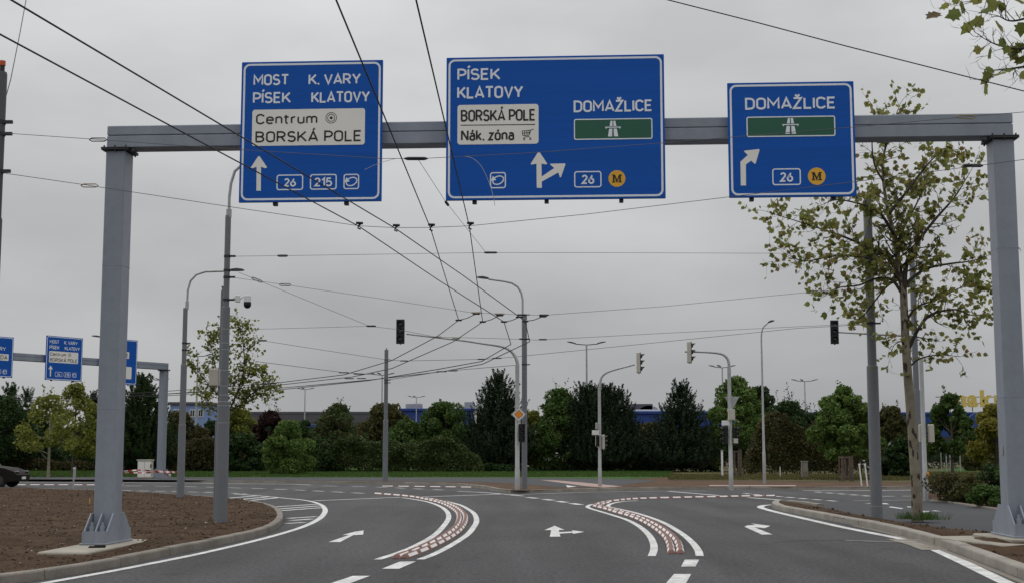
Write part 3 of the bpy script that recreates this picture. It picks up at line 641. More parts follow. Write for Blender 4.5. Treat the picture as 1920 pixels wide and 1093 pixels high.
def put_text(t, F, s, x0, x1, ytop, ybase, m, y=-.004, bold=.013):
    a = F(x0, ybase); b = F(x1, ybase); c = F((x0 + x1) / 2, ytop); d = F((x0 + x1) / 2, ybase)
    return ftext('lettering', s, a[0], b[0], d[1], c[1] - d[1], y, m, t, bold)
def put_box(t, F, name, x0, y0, x1, y1, r, m, y=-.003):
    a = F(x0, (y0 + y1) / 2)[0]; b = F(x1, (y0 + y1) / 2)[0]; c = F((x0 + x1) / 2, y1)[1]; d = F((x0 + x1) / 2, y0)[1]
    mb = MB(); fpoly(mb, rr(a, c, b, d, r), y); return mb.build(name, m, t, smooth=0), (a, c, b, d)
def badge(t, F, x0, y0, x1, y1, txt=None, tx=None):
    a = F(x0, (y0 + y1) / 2)[0]; b = F(x1, (y0 + y1) / 2)[0]; c = F((x0 + x1) / 2, y1)[1]; d = F((x0 + x1) / 2, y0)[1]; w_ = .02
    mb = MB(); fring(mb, rr(a, c, b, d, .045), rr(a + w_, c + w_, b - w_, d - w_, .028), -.003); o = mb.build('route_badge', SIGNWHITE, t, smooth=0)
    if txt: put_text(o, F, txt, *tx, SIGNWHITE, bold=.02)
    else:
        cx, cz = (a + b) / 2 + .004, (c + d) / 2; r = (b - a) * .29; mb = MB(); pts = []
        for i in range(26): an = R(140 - 345 * i / 25 + 10); pts.append((cx + r * math.cos(an) * 1.12 + .32 * r * math.sin(an), cz + r * math.sin(an) * .92))
        fstroke(mb, pts, .021, -.003); q = (cx - r * 1.05, cz - r * .1)
        fpoly(mb, [(q[0] - .045, q[1] - .005), (q[0] - .005, q[1] + .085), (q[0] + .05, q[1] + .01)], -.004); mb.build('ring_symbol', SIGNWHITE, o, smooth=0)
    return o
def arrow(t, F, pts, name='arrow'):
    mb = MB(); fpoly(mb, [F(*p) for p in pts], -.003); return mb.build(name, SIGNCREAM, t, smooth=0)
def green_box(t, F, x0, y0, x1, y1, ic):
    g, (a, c, b, d) = put_box(t, F, 'motorway_panel', x0, y0, x1, y1, .035, GREEN)
    mb = MB(); fring(mb, rr(a, c, b, d, .035), rr(a + .018, c + .018, b - .018, d - .018, .02), -.005); mb.build('border', SIGNWHITE, g, smooth=0)
    (p, q) = F(ic[0], (ic[1] + ic[3]) / 2), F(ic[2], (ic[1] + ic[3]) / 2); z1 = F((ic[0] + ic[2]) / 2, ic[1])[1]; z0 = F((ic[0] + ic[2]) / 2, ic[3])[1]
    X = lambda f: p[0] + (q[0] - p[0]) * f; Z = lambda f: z0 + (z1 - z0) * f; mb = MB()
    for pl in ([(.17, 0), (.44, 0), (.46, .5), (.26, .5)], [(.56, 0), (.83, 0), (.74, .5), (.54, .5)], [(.28, .66), (.465, .66), (.475, 1), (.35, 1)], [(.535, .66), (.72, .66), (.65, 1), (.525, 1)], [(0, .56), (0, .62), (1, .62), (1, .56), (.97, .56), (.94, .46), (.9, .56), (.1, .56), (.06, .46), (.03, .56)]):
        fpoly(mb, [(X(u), Z(v)) for u, v in pl], -.006)
    mb.build('motorway_symbol', SIGNWHITE, g, smooth=0)
def mdisc(t, F, c, r):
    a = F(*c); rad = abs(F(c[0] + r, c[1])[0] - a[0]); mb = MB(); fpoly(mb, fcirc(a, rad, 28), -.003); d = mb.build('toll_disc', YELLOW, t, smooth=0)
    s = rad * 1.0; mb = MB(); fpoly(mb, [(a[0] + (x - .53) * s * 1.08, a[1] + (z - .5) * s * .95) for x, z in MSER], -.006); mb.build('lettering', SIGNBLACK, d, smooth=0)
gu = Vector((math.cos(GRZ), math.sin(GRZ), 0)); gn = Vector((gu.y, -gu.x, 0))
face0 = Vector((gl[0], gl[1], 0)) + gn * (.2 + .17)

S1Z = [(92, 60), (1095, 47), (1072, 1052), (58, 1057)]
def centrum_sign(t, W, Ht):
    F = fmap(S1Z, W, Ht)
    put_text(t, F, 'MOST', 172, 428, 148, 228, SIGNWHITE); put_text(t, F, 'K. VARY', 565, 937, 145, 224, SIGNWHITE)
    put_text(t, F, 'PÍSEK', 167, 440, 276, 356, SIGNWHITE); put_text(t, F, 'KLATOVY', 583, 1000, 272, 353, SIGNWHITE)
    wb, _ = put_box(t, F, 'white_panel', 160, 398, 962, 656, .045, SIGNCREAM)
    put_text(wb, F, 'Centrum', 188, 625, 430, 504, SIGNBLACK, -.006, .004); put_text(wb, F, 'BORSKÁ POLE', 182, 937, 553, 632, SIGNBLACK, -.006, .004)
    c = F(724, 462); mb = MB(); s = abs(F(764, 462)[0] - c[0])
    for r_ in (1, .68): fring(mb, fcirc(c, s * r_), fcirc(c, s * (r_ - .1)), -.006)
    fpoly(mb, fcirc(c, s * .26, 14), -.006); mb.build('target_symbol', SIGNBLACK, wb, smooth=0)
    arrow(t, F, [(186, 975), (218, 975), (221, 806), (250, 817), (265, 812), (214, 735), (207, 730), (199, 735), (147, 812), (160, 817), (189, 806)])
    badge(t, F, 330, 862, 520, 972, '26', (382, 468, 888, 948)); badge(t, F, 568, 860, 758, 970, '215', (598, 725, 885, 948)); badge(t, F, 806, 860, 917, 968)
s1, W, Ht = sign_panel('square blue sign reading MOST, K. VARY, PÍSEK and KLATOVY on the near gantry', [(455, 117), (719, 113), (714, 378), (446, 380)], face0, gu, stubs=(.25, .75))
centrum_sign(s1, W, Ht)
s2, W, Ht = sign_panel('wide blue sign with shopping trolley symbol and forked arrow', [(839, 110), (1246, 101), (1247, 373), (834, 376)], face0, gu, stubs=(.13, .46, .8))
F = fmap([(67, 75), (1554, 43), (1558, 1032), (50, 1043)], W, Ht); t = s2
put_text(t, F, 'PÍSEK', 140, 438, 147, 228, SIGNWHITE); put_text(t, F, 'KLATOVY', 137, 592, 268, 352, SIGNWHITE); put_text(t, F, 'DOMAŽLICE', 936, 1473, 362, 443, SIGNWHITE)
wb, _ = put_box(t, F, 'white_panel', 137, 394, 695, 664, .05, SIGNCREAM)
put_text(wb, F, 'BORSKÁ POLE', 160, 675, 428, 508, SIGNBLACK, -.006, .006); put_text(wb, F, 'Nák. zóna', 160, 527, 565, 640, SIGNBLACK, -.006, .010)
mb = MB(); fstroke(mb, [F(160, 536), F(672, 530)], .014, -.006)
for q in [[(662, 562), (645, 566), (628, 604), (586, 606)], [(586, 606), (582, 575), (643, 568)], [(584, 590), (636, 585)], [(598, 574), (600, 605)], [(614, 572), (616, 604)], [(629, 570), (630, 603)], [(590, 624), (606, 614), (628, 612), (642, 626)]]: fstroke(mb, [F(*p) for p in q], .011, -.006)
for c in ((596, 631), (638, 630)): fring(mb, fcirc(F(*c), .017, 12), fcirc(F(*c), .008, 12), -.006)
mb.build('trolley_symbol', SIGNBLACK, wb, smooth=0)
green_box(t, F, 937, 489, 1472, 632, (1150, 505, 1257, 612)); badge(t, F, 357, 853, 467, 962); badge(t, F, 935, 847, 1122, 958, '26', (986, 1073, 872, 935)); mdisc(t, F, (1227, 898), 58)
arrow(t, F, [(678, 960), (713, 960), (713, 918), (827, 856), (838, 890), (845, 888), (877, 800), (872, 795), (774, 797), (772, 803), (800, 826), (713, 884), (712, 796), (745, 802), (752, 797), (703, 722), (695, 718), (687, 722), (638, 798), (645, 803), (678, 796)])
s3, W, Ht = sign_panel('small blue sign reading DOMAŽLICE alone above a green motorway panel', [(1364, 157), (1601, 152), (1606, 369), (1367, 371)], face0, gu, stubs=(.18, .82))
F = fmap([(105, 75), (1145, 50), (1166, 1000), (118, 1016)], W, Ht); t = s3
put_text(t, F, 'DOMAŽLICE', 252, 998, 189, 288, SIGNWHITE); green_box(t, F, 263, 346, 993, 514, (558, 362, 693, 492))
badge(t, F, 473, 775, 708, 912, '26', (537, 645, 807, 885)); mdisc(t, F, (838, 838), 73)
arrow(t, F, [(213, 917), (256, 917), (256, 745), (300, 713), (328, 740), (336, 737), (370, 625), (364, 618), (244, 632), (242, 640), (272, 668), (211, 722)])

# far gantry at the crossing road
fu = Vector((math.cos(R(56)), math.sin(R(56)), 0)); fr = Vector((-20.35, 80, 0)); flp = fr - fu * 14.5
fg, FL, FRZ = gantry('distant grey gantry behind the soil island with three smaller looking blue signs', (flp.x, flp.y), (fr.x, fr.y), .10, .10, 6.72)
fn = Vector((fu.y, -fu.x, 0)); fface = fr + fn * .37
a, W, Ht = sign_panel('blue sign reading MOST and KLATOVY on the distant gantry', [(88, 628), (157, 634), (152, 715), (84, 711)], fface, fu)
centrum_sign(a, W, Ht)
b_, W, Ht = sign_panel('blue sign cut by the picture edge on the distant gantry', [(-44, 625), (27, 634), (22, 709), (-47, 703)], fface, fu)
F = fmap(S1Z, W, Ht); put_text(b_, F, 'MOST', 360, 700, 148, 240, SIGNWHITE); put_text(b_, F, 'K. VARY', 360, 880, 305, 400, SIGNWHITE)
wb, _ = put_box(b_, F, 'white_panel', 120, 480, 960, 640, .045, SIGNCREAM); put_text(wb, F, 'SPODA', 460, 925, 510, 610, SIGNBLACK, -.006, .004)
badge(b_, F, 560, 860, 758, 970, '215', (598, 725, 885, 948)); badge(b_, F, 806, 860, 917, 968)
c_, W, Ht = sign_panel('blue sign half hidden by the near gantry column', [(190, 632), (260, 638), (254, 722), (186, 717)], fface, fu)
F = fmap(S1Z, W, Ht); wb, _ = put_box(c_, F, 'white_panel', 160, 330, 860, 480, .045, SIGNCREAM); put_text(wb, F, 'BORSKÁ POLE', 200, 830, 365, 445, SIGNBLACK, -.006, .004)
put_box(c_, F, 'white_panel', 160, 660, 930, 930, .045, SIGNCREAM)
# ------------------------------------------------------------------ poles, lamps, signals
def zof(py, Y): return A(960, py, Y).z
def sections(secs, n=14, x=0, y=0):      # [(z0, z1, r)...] stepped column with rounded shoulders
    mb = MB()
    for i, (z0, z1, r) in enumerate(secs):
        mb.tube([(x, y, z0), (x, y, z1 - .03), (x, y, z1 - .006), (x, y, z1)], [r, r * .985, r * .97, r * .9], n)
    return mb
def line_pole(label, px, py, steps, z0=.1, m=POLE, bands=(), group='stepped overhead line poles'):
    b = G(px, py, z0); Y = b.y; t = thing('overhead_line_pole', label, 'pole', (b.x, b.y, 0), 0, group); prev = z0 - .1
    for i, (ytop, r) in enumerate(steps):
        zt = zof(ytop, Y); s = MB(); s.tube([(0, 0, prev - (.1 if i else 0)), (0, 0, zt - .05), (0, 0, zt - .012), (0, 0, zt)], [r, r * .97, r * .96, r * .86], 16); s.build('pole_section', m, t); prev = zt
    for yb, r in bands:
        k = MB(); k.tube([(0, 0, zof(yb, Y) - .025), (0, 0, zof(yb, Y) + .025)], r + .008, 14); k.box((r + .06, -.02, zof(yb, Y)), (.12, .04, .04)); k.build('clamp', DARK, t)
    return t, b, Y
def rel(pxs, Y, b): return [A(x, y, Y) - Vector((b.x, b.y, 0)) for x, y in pxs]
def lamp_head(mb, p, d, L=.6, wd=.2, th=.09):
    d = Vector(d).normalized(); s = Vector((-d.y, d.x, 0)).normalized(); u = d.cross(s); vs = []
    for f, a, h in ((0, .35, .5), (.15, .6, .8), (.5, 1, 1), (.85, .85, .7), (1, .35, .3)):
        c = Vector(p) + d * L * f
        vs += [c + s * wd / 2 * a - u * th * .15 * h, c - s * wd / 2 * a - u * th * .15 * h, c - s * wd / 2 * a * .7 + u * th * .8 * h, c + s * wd / 2 * a * .7 + u * th * .8 * h]
    fs = [(i * 4 + j, i * 4 + (j + 1) % 4, i * 4 + 4 + (j + 1) % 4, i * 4 + 4 + j) for i in range(4) for j in range(4)] + [(3, 2, 1, 0), (16, 17, 18, 19)]
    mb.add(vs, fs)

p1, b1, Y1 = line_pole('grey pole with an orange cap at the picture edge holding two span wires', -14, 1045, [(408, .12), (136, .098)], bands=((252, .1), (322, .1), (230, .1)), z0=.1)
b1v = A(1, 200, 21.3); p1.location = (b1v.x, b1v.y, 0); Y1 = 21.3; b1 = Vector((b1v.x, b1v.y, .1))
for c in list(p1.children): bpy.data.objects.remove(c)
DARKPOLE = mat('dark_pole_paint', (.085, .086, .09), .6, var=.15, scale=2, streak=True)
prev = 0
for ytop, r in ((408, .105), (136, .085)):
    zt = zof(ytop, Y1); s = MB(); s.tube([(0, 0, prev), (0, 0, zt - .04), (0, 0, zt)], [r, r * .97, r * .86], 16); s.build('pole_section', DARKPOLE, p1); prev = zt - .1
for yb in (252, 322, 230): k = MB(); k.tube([(0, 0, zof(yb, Y1) - .03), (0, 0, zof(yb, Y1) + .03)], .094, 14); k.box((.14, -.02, zof(yb, Y1)), (.14, .05, .05)); k.build('clamp', DARK, p1)
k = MB(); k.tube([(0, 0, zof(138, Y1)), (0, 0, zof(122, Y1))], .04, 10); k.build('neck', DARK, p1)
k = MB(); k.tube([(0, 0, zof(124, Y1)), (0, 0, zof(115, Y1))], .05, 10); k.build('cap', mat('orange_cap', (.55, .11, .03), .6), p1)

p2, b2, Y2 = line_pole('thick stepped grey pole standing in the soil near the island tip', 414, 978, [(752, .138), (575, .093), (404, .066)], z0=.1, bands=((481, .066), (507, .066), (520, .067), (562, .068)))
k = MB(); k.tube(rel([(429, 408), (429.5, 393)], Y2, b2), .06, 10); k.tube(rel([(429.5, 395), (430, 370), (433, 345), (440, 322), (455, 308), (490, 301), (560, 297)], Y2, b2), .033, 8); k.build('lamp_arm', GALV, p2)
k = MB(); lamp_head(k, A(556, 297, Y2) - Vector((b2.x, b2.y, 0)), (1, 0, .05)); k.build('lamp_head', DARK, p2)
k = MB()
for yy in (617, 643, 655, 694, 723, 740, 760, 792): k.tube([(0, 0, zof(yy, Y2) - .006), (0, 0, zof(yy, Y2) + .006)], .0945 if yy < 745 else .138, 16)
k.build('strap', GALV, p2)
bb = G(403, 974, .1); t = thing('cable_post', 'slim grey post with a cream box, touching the thick stepped pole', 'post', (bb.x, bb.y, 0))
k = MB(); k.tube([(0, 0, 0), (0, 0, zof(790, bb.y))], .047, 10); k.build('post', POLE, t)
k = MB(); zt = zof(545, bb.y); k.tube([(.03, 0, zof(800, bb.y)), (.045, 0, zt)], .036, 10); k.tube([(.045, 0, zt), (.045, 0, zt + .08)], .02, 8); k.tube([(.045, 0, zt + .08), (.045, 0, zt + .1)], .034, 8); k.build('post_extension', POLE, t)
k = MB(); k.tube([(.075, -.03, .1), (.075, -.03, zof(760, bb.y)), (.10, -.05, zof(735, bb.y)), (.07, -.06, zof(715, bb.y))], .012, 6); k.tube([(.09, 0, zof(760, bb.y)), (.11, 0, zof(575, bb.y))], .012, 6); k.build('cable', BLACK, t)
cb = A(401.5, 707, bb.y - .12); o = MB(); o.box((0, 0, 0), (.2, .14, .39), bev=.012); o.box((.11, .02, 0), (.015, .1, .36)); o.box((.0, -.072, 0), (.17, .008, .35), bev=.003); o.tube([(.05, 0, -.2), (.05, 0, -.25)], .02, 8)
o = o.build('control_box', CREAM); o.location = cb; tag(o, 'cream control box mounted on the slim post beside the thick pole', 'box')
# surveillance camera
cc = A(464, 566, Y2); t = thing('surveillance_camera', 'white bracketed dome camera on the thick stepped pole', 'camera', cc)
k = MB(); w0 = A(446, 560, Y2) - cc; k.box(w0, (.1, .1, .15), bev=.01); k.box(w0 + Vector((-.07, 0, .0)), (.06, .05, .05)); k.build('junction_box', WHITE, t)
k = MB(); k.tube([w0 + Vector((.04, 0, -.02)), A(454, 558, Y2) - cc, A(458, 555.5, Y2) - cc, A(464, 555, Y2) - cc], .014, 8); k.build('arm', WHITE, t)
k = MB(); k.tube([(0, 0, .14), (0, 0, .13), (0, 0, .0), (0, 0, -.01)], [.05, .075, .08, .07], 16); k.build('housing', WHITE, t)
k = MB(); k.sphere((0, 0, -.06), .082, 16, 10); k.tube([(0, 0, -.012), (0, 0, -.06)], .083, 16); k.build('dome', BLACK, t)

p3, b3, Y3 = line_pole('slender stepped grey pole with a curved lamp arm, by the barrier tape', 338, 932, [(795, .125), (683, .106), (577, .078)], z0=.1, bands=((643, .08), (656, .08)))
k = MB(); k.tube(rel([(350.5, 580), (351, 565)], Y3, b3), .06, 8); k.tube(rel([(351, 570), (352, 545), (357, 527), (368, 515), (385, 509.5), (432, 508)], Y3, b3), .036, 8); k.build('lamp_arm', GALV, p3)
k = MB(); lamp_head(k, A(430, 508, Y3) - Vector((b3.x, b3.y, 0)), (1, 0, .02), .5, .18, .1); k.build('lamp_head', DARK, p3)
p4, b4, Y4 = line_pole('stepped grey post in front of the rounded dark hedge', 722, 902, [(786, .132), (655, .10)], z0=.12, bands=((674, .1), (712, .1), (717, .1)))
k = MB(); k.tube([(0, 0, zof(657, Y4)), (0, 0, zof(652, Y4))], .04, 8); k.build('cap', GALV, p4)
p5, b5, Y5 = line_pole('grey pole with a curved street lamp behind the priority sign', 983.5, 916, [(590, .108)], z0=.12, bands=((590, .105), (635, .105), (683, .106)))
k = MB(); k.tube(rel([(980, 596), (980, 562), (977.5, 549), (971, 538), (960, 531), (945, 527.5), (916, 523.5)], Y5, b5), .042, 8); k.build('lamp_arm', GALV, p5)
k = MB(); lamp_head(k, A(917, 523.4, Y5) - Vector((b5.x, b5.y, 0)), (-1, 0, .12), .5, .2, .1); k.build('lamp_head', DARK, p5)
p9, b9, Y9 = line_pole('thickest stepped grey pole rising beside the plane tree', 1644, 966, [(685, .14), (375, .108)], z0=.08, bands=((478, .109), (541, .109), (606, .11)))
k = MB(); k.tube([(0, 0, zof(948, Y9) - .006), (0, 0, zof(948, Y9) + .006)], .142, 16); k.build('strap', GALV, p9)
p9b, b9b, Y9b = line_pole('stepped grey pole hidden behind the plane tree trunk', 1725, 930, [(730, .135), (488, .105)], z0=.0)

def sig_head(parent, c, yaw, Ht=.95, mhouse=BLACK, mback=None):
    f = Vector((math.cos(yaw), math.sin(yaw), 0)); s = Vector((-f.y, f.x, 0)); wd, dp = Ht * .33, Ht * .20; c = Vector(c)
    m3 = Matrix((f, s, Vector((0, 0, 1)))).transposed()
    mb = MB(); mb.box(c - f * dp * .1, (dp, wd, Ht), bev=.025, mtx=m3); mb.box(c + f * dp * .42, (.012, wd * 1.04, Ht * 1.02), mi=1, mtx=m3); mb.tube([c + Vector((0, 0, -Ht / 2 - .03)), c + Vector((0, 0, -Ht / 2))], .03, 8)
    h = mb.build('signal_head', [mback or mhouse, mhouse], parent)
    for k in (-1, 0, 1):
        q = c + f * (dp * .45) + Vector((0, 0, k * Ht * .31)); r = Ht * .125
        ln = MB(); ln.tube([q - f * .01, q + f * .012, q + f * .02], [r * .95, r * .9, r * .5], 14); ln.build('lens', GLASS, h)
        vs = []; n = 14; L = Ht * .2
        for i in range(n + 1):
            a = R(-35 + 250 * i / n); e = s * math.cos(a) * r + Vector((0, 0, 1)) * math.sin(a) * r; tl = L * (.35 + .65 * max(0, math.sin(a)))
            vs += [q + e, q + e * .97 + f * tl, q + e * .9, q + e * .88 + f * tl]
        v = MB(); v.add(vs, [x for i in range(n) for x in ((i * 4, i * 4 + 4, i * 4 + 5, i * 4 + 1), (i * 4 + 2, i * 4 + 3, i * 4 + 7, i * 4 + 6), (i * 4 + 1, i * 4 + 5, i * 4 + 7, i * 4 + 3))]); v.build('visor', BLACK, h)
    return h
def traffic_light(label, px, py, ytop, arm, r=.075, z0=.12, rarm=(.06, .035)):
    b = G(px, py, z0); Y = b.y; t = thing('traffic_light', label, 'traffic light', (b.x, b.y, 0), 0, 'traffic lights round the junction')
    k = MB(); zt = zof(ytop, Y); k.tube([(0, 0, 0), (0, 0, .9), (0, 0, .92), (0, 0, zt)], [r * 1.12, r * 1.12, r, r * .92], 14); k.build('mast', GALV, t)
    if arm: pts = catmull(rel(arm, Y, b), 5); k = MB(); k.tube(pts, [rarm[0] + (rarm[1] - rarm[0]) * i / (len(pts) - 1) for i in range(len(pts))], 10); k.build('arm', GALV, t)
    return t, b, Y
o5 = lambda x, y, Y, b: A(x, y, Y) - Vector((b.x, b.y, 0))
t5, c5, Y5s = traffic_light('traffic light with a long curved arm reaching over the lanes and a priority sign', 970, 917, 683, [(970.5, 690), (970, 680), (966, 668), (957, 657), (940, 649), (905, 643.5), (860, 637), (762, 625.5)], .088, rarm=(.075, .035))
sig_head(t5, o5(751, 621.5, Y5s, c5), R(-92), .95)
sig_head(t5, o5(978, 811, Y5s - .28, c5), R(-75), .70)
ps = o5(972.6, 776, Y5s - .16, c5) + Vector((c5.x, c5.y, 0)); t = thing('priority_sign', 'white diamond priority road sign with an orange centre', 'road sign', ps)
d45 = lambda s: [(s, 0), (0, s), (-s, 0), (0, -s)]
def rd(s, r=.03):
    o = []
    for cx, cz, a0 in ((s - r * 1.41, 0, -45), (0, s - r * 1.41, 45), (-s + r * 1.41, 0, 135), (0, -s + r * 1.41, 225)):
        for i in range(5): a = R(a0 + 90 * i / 4); o.append((cx + r * math.cos(a), cz + r * math.sin(a)))
    return o
k = MB(); k.prism([(p[0], p[1]) for p in rd(.30)], -.012, 0, Matrix(((1, 0, 0, 0), (0, 0, 1, 0), (0, 1, 0, 0), (0, 0, 0, 1)))); k.build('plate', WHITE, t, smooth=0)
k = MB(); fring(k, rd(.285), rd(.262), -.016); k.build('border', SIGNBLACK, t, smooth=0); k = MB(); fpoly(k, rd(.165, .02), -.016); k.build('centre', ORANGE, t, smooth=0); k = MB(); fring(k, rd(.185, .022), rd(.167, .02), -.015); k.build('inner_border', SIGNBLACK, t, smooth=0)
t6, c6, Y6 = traffic_light('traffic light with a slanting arm and one pale signal facing sideways', 1125, 911.5, 724, [(1125, 730), (1125.5, 716), (1128.5, 706), (1136, 699), (1150, 693.5), (1190, 683)], .07, rarm=(.06, .035))
sig_head(t6, o5(1198, 679.5, Y6, c6), R(-6), .88, BLACK, CREAM)
sig_head(t6, o5(1120, 826, Y6 - .12, c6), R(-70), .46, BLACK, CREAM); sig_head(t6, o5(1131.5, 828, Y6, c6), R(12), .62, BLACK, CREAM)
def small_box(name, label, px, py, Y, sx, sy, sz, m, cat, extra=None):
    o = MB(); o.box((0, 0, 0), (sx, sy, sz), bev=.01); o.box((0, -sy / 2 - .002, 0), (sx * .82, .006, sz * .82), bev=.002)
    if extra: extra(o)
    o = o.build(name, m); o.location = A(px, py, Y); return tag(o, label, cat)
small_box('pedestrian_plate', 'small white plate on the traffic light with the slanting arm', 1116.5, 810.5, Y6 - .12, .3, .03, .2, WHITE, 'plate')
small_box('detector_box', 'upright grey detector box above the white plate on the slanting arm mast', 1118.5, 798, Y6 - .1, .1, .1, .28, GALV, 'box')
t7, c7, Y7 = traffic_light('traffic light whose arm bends sharply sideways above the hung triangle sign', 1371, 913.5, 688, [(1367.5, 700), (1367, 684), (1364.5, 673), (1357, 665), (1345, 661.5), (1320, 659.5), (1284, 658.8)], .082, rarm=(.07, .04))
sig_head(t7, o5(1293, 660, Y7 - .05, c7), R(-4), .88, BLACK, CREAM); sig_head(t7, o5(1358.5, 815, Y7 - .08, c7), R(190), .72); sig_head(t7, o5(1380, 812, Y7 - .05, c7), R(-30), .55)
small_box('control_box', 'cream equipment box on the mast under the triangle sign', 1371.5, 777, Y7 - .2, .27, .2, .45, CREAM, 'box')
small_box('pedestrian_plate', 'white plate on the mast between the cream box and the black signals', 1360.5, 792.5, Y7 - .2, .33, .03, .2, WHITE, 'plate')
small_box('push_button', 'small cream box below the black signal on the bent arm mast', 1379.5, 826, Y7 - .1, .18, .12, .2, CREAM, 'box')
k = MB(); k.prism([(-.31, .27), (.31, .27), (.02, -.27), (-.02, -.27)], -.008, .008, Matrix(((1, 0, 0, 0), (0, 0, 1, 0), (0, 1, 0, 0), (0, 0, 0, 1)))); k.tube([(0, .02, -.3), (0, .02, .3)], .02, 6)
o = k.build('give_way_sign', GALV, smooth=0); o.location = A(1372.5, 755, Y7 + .12); tag(o, 'grey back of a triangular sign on the bent arm mast', 'road sign')
# signal hung on the pole behind the plane tree
b = A(1714, 628, Y9b - .2); t = thing('traffic_light', 'black signal at the end of a thin arm reaching out past the plane tree', 'traffic light', b, 0, 'traffic lights round the junction')
k = MB(); k.tube([A(1714, 629, Y9b - .2) - b, A(1690, 628.5, Y9b - .2) - b, A(1640, 626, Y9b - .2) - b, A(1573, 622.5, Y9b - .2) - b], [.05, .045, .04, .03], 8); k.build('arm', GALV, t)
sig_head(t, A(1564.5, 622.5, Y9b - .2) - b, R(-98), .84)
t10, c10, Y10 = traffic_light('plain galvanised signal mast between the plane tree and the shrub bed', 1736, 938, 672, None, .075, z0=.0)
sig_head(t10, o5(1728, 812, Y10 + .1, c10), R(80), .6, BLACK, CREAM); sig_head(t10, o5(1745.5, 812, Y10 + .1, c10), R(100), .6, BLACK, CREAM)
k = MB(); k.box(o5(1740, 888, Y10 - .1, c10), (.07, .05, .12), bev=.01); k.build('push_button', ORANGE, t10)
# street lamps
def street_lamp(label, px, py, pts, hd, r=(.075, .04), z0=.12, hl=.5):
    b = G(px, py, z0); t = thing('street_lamp', label, 'street lamp', (b.x, b.y, 0)); P = rel(pts, b.y, b); k = MB()
    k.tube([(0, 0, 0), (0, 0, .7), (0, 0, 1.55), (0, 0, 1.6), P[0]], [r[0] * 1.05, r[0] * 1.05, r[0], r[0] * .8, r[1]], 12); k.build('column', GALV, t)
    k = MB(); k.tube(catmull(P, 5), r[1] * .95, 10); k.build('arm', GALV, t)
    k = MB(); lamp_head(k, P[-1], hd, hl, .2, .1); k.build('lamp_head', DARK, t); k = MB(); k.box((0, 0, .03), (.36, .36, .08), bev=.01); k.build('base_plate', DARK, t); return t
street_lamp('slim galvanised street lamp with a short hooked arm above the brown shrubs', 1433.5, 906, [(1428, 655), (1427.5, 632), (1429, 619), (1433, 611), (1440, 605)], (1, 0, .3), hl=.32)
def twin_lamp(label, px, ytop, span, Y, third=0):
    t = thing('parking_lamp', label, 'street lamp', A(px, 850, Y), 0, 'twin lamps over the car park'); t.location.z = 0; z = zof(ytop, Y); s = span / 2 * Y / FPX; k = MB()
    k.tube([(0, 0, 0), (0, 0, z)], [.11, .06], 8); k.build('column', GALV, t)
    for d in (-1, 1):
        k = MB(); k.tube([(0, 0, z - .05), (d * s * .55, 0, z + .02), (d * s * .62, 0, z + .05)], .035, 6); k.build('arm', DARK, t)
        k = MB(); lamp_head(k, (d * s * .55, 0, z + .03), (d, 0, .22), s * .48, .22, .11); k.build('lamp_head', DARK, t)
    if third: k = MB(); lamp_head(k, (third * s * .1, 0, z + .03), (third, -.5, .35), .5, .22, .12); k.build('lamp_head', DARK, t)
for lab, px, yt, sp, Y, th in (('twin armed lamp over the grey hall roof behind the light green bush', 570, 729, 34, 180, -1), ('tall twin armed lamp between the round leafy tree and the broad pine', 1101, 645, 72, 106, 0), ('twin armed lamp behind the mast with the triangle sign', 1357, 688, 50, 135, -1),
                           ('twin armed lamp between the twiggy shrub and the guarded maple', 1512, 714, 50, 162, -1), ('low twin armed lamp over the blue store behind the dome shaped tree', 780, 744, 33, 209, -1), ('twin armed lamp partly hidden by the stepped post before the hedge', 715, 702, 46, 149, -1),
                           ('twin armed lamp showing between the slender pole and the thin plane tree', 366, 667, 56, 120, 0), ('twin armed lamp beside the column of the distant gantry', 296, 712, 34, 162, -1)): twin_lamp(lab, px, yt, sp, Y, th)
q = street_lamp('street lamp whose dark head peeps out from behind the near gantry column', 214, 896, [(216, 665), (216, 645), (210, 636), (190, 632)], (-1, 0, .12), z0=.12, hl=.55)

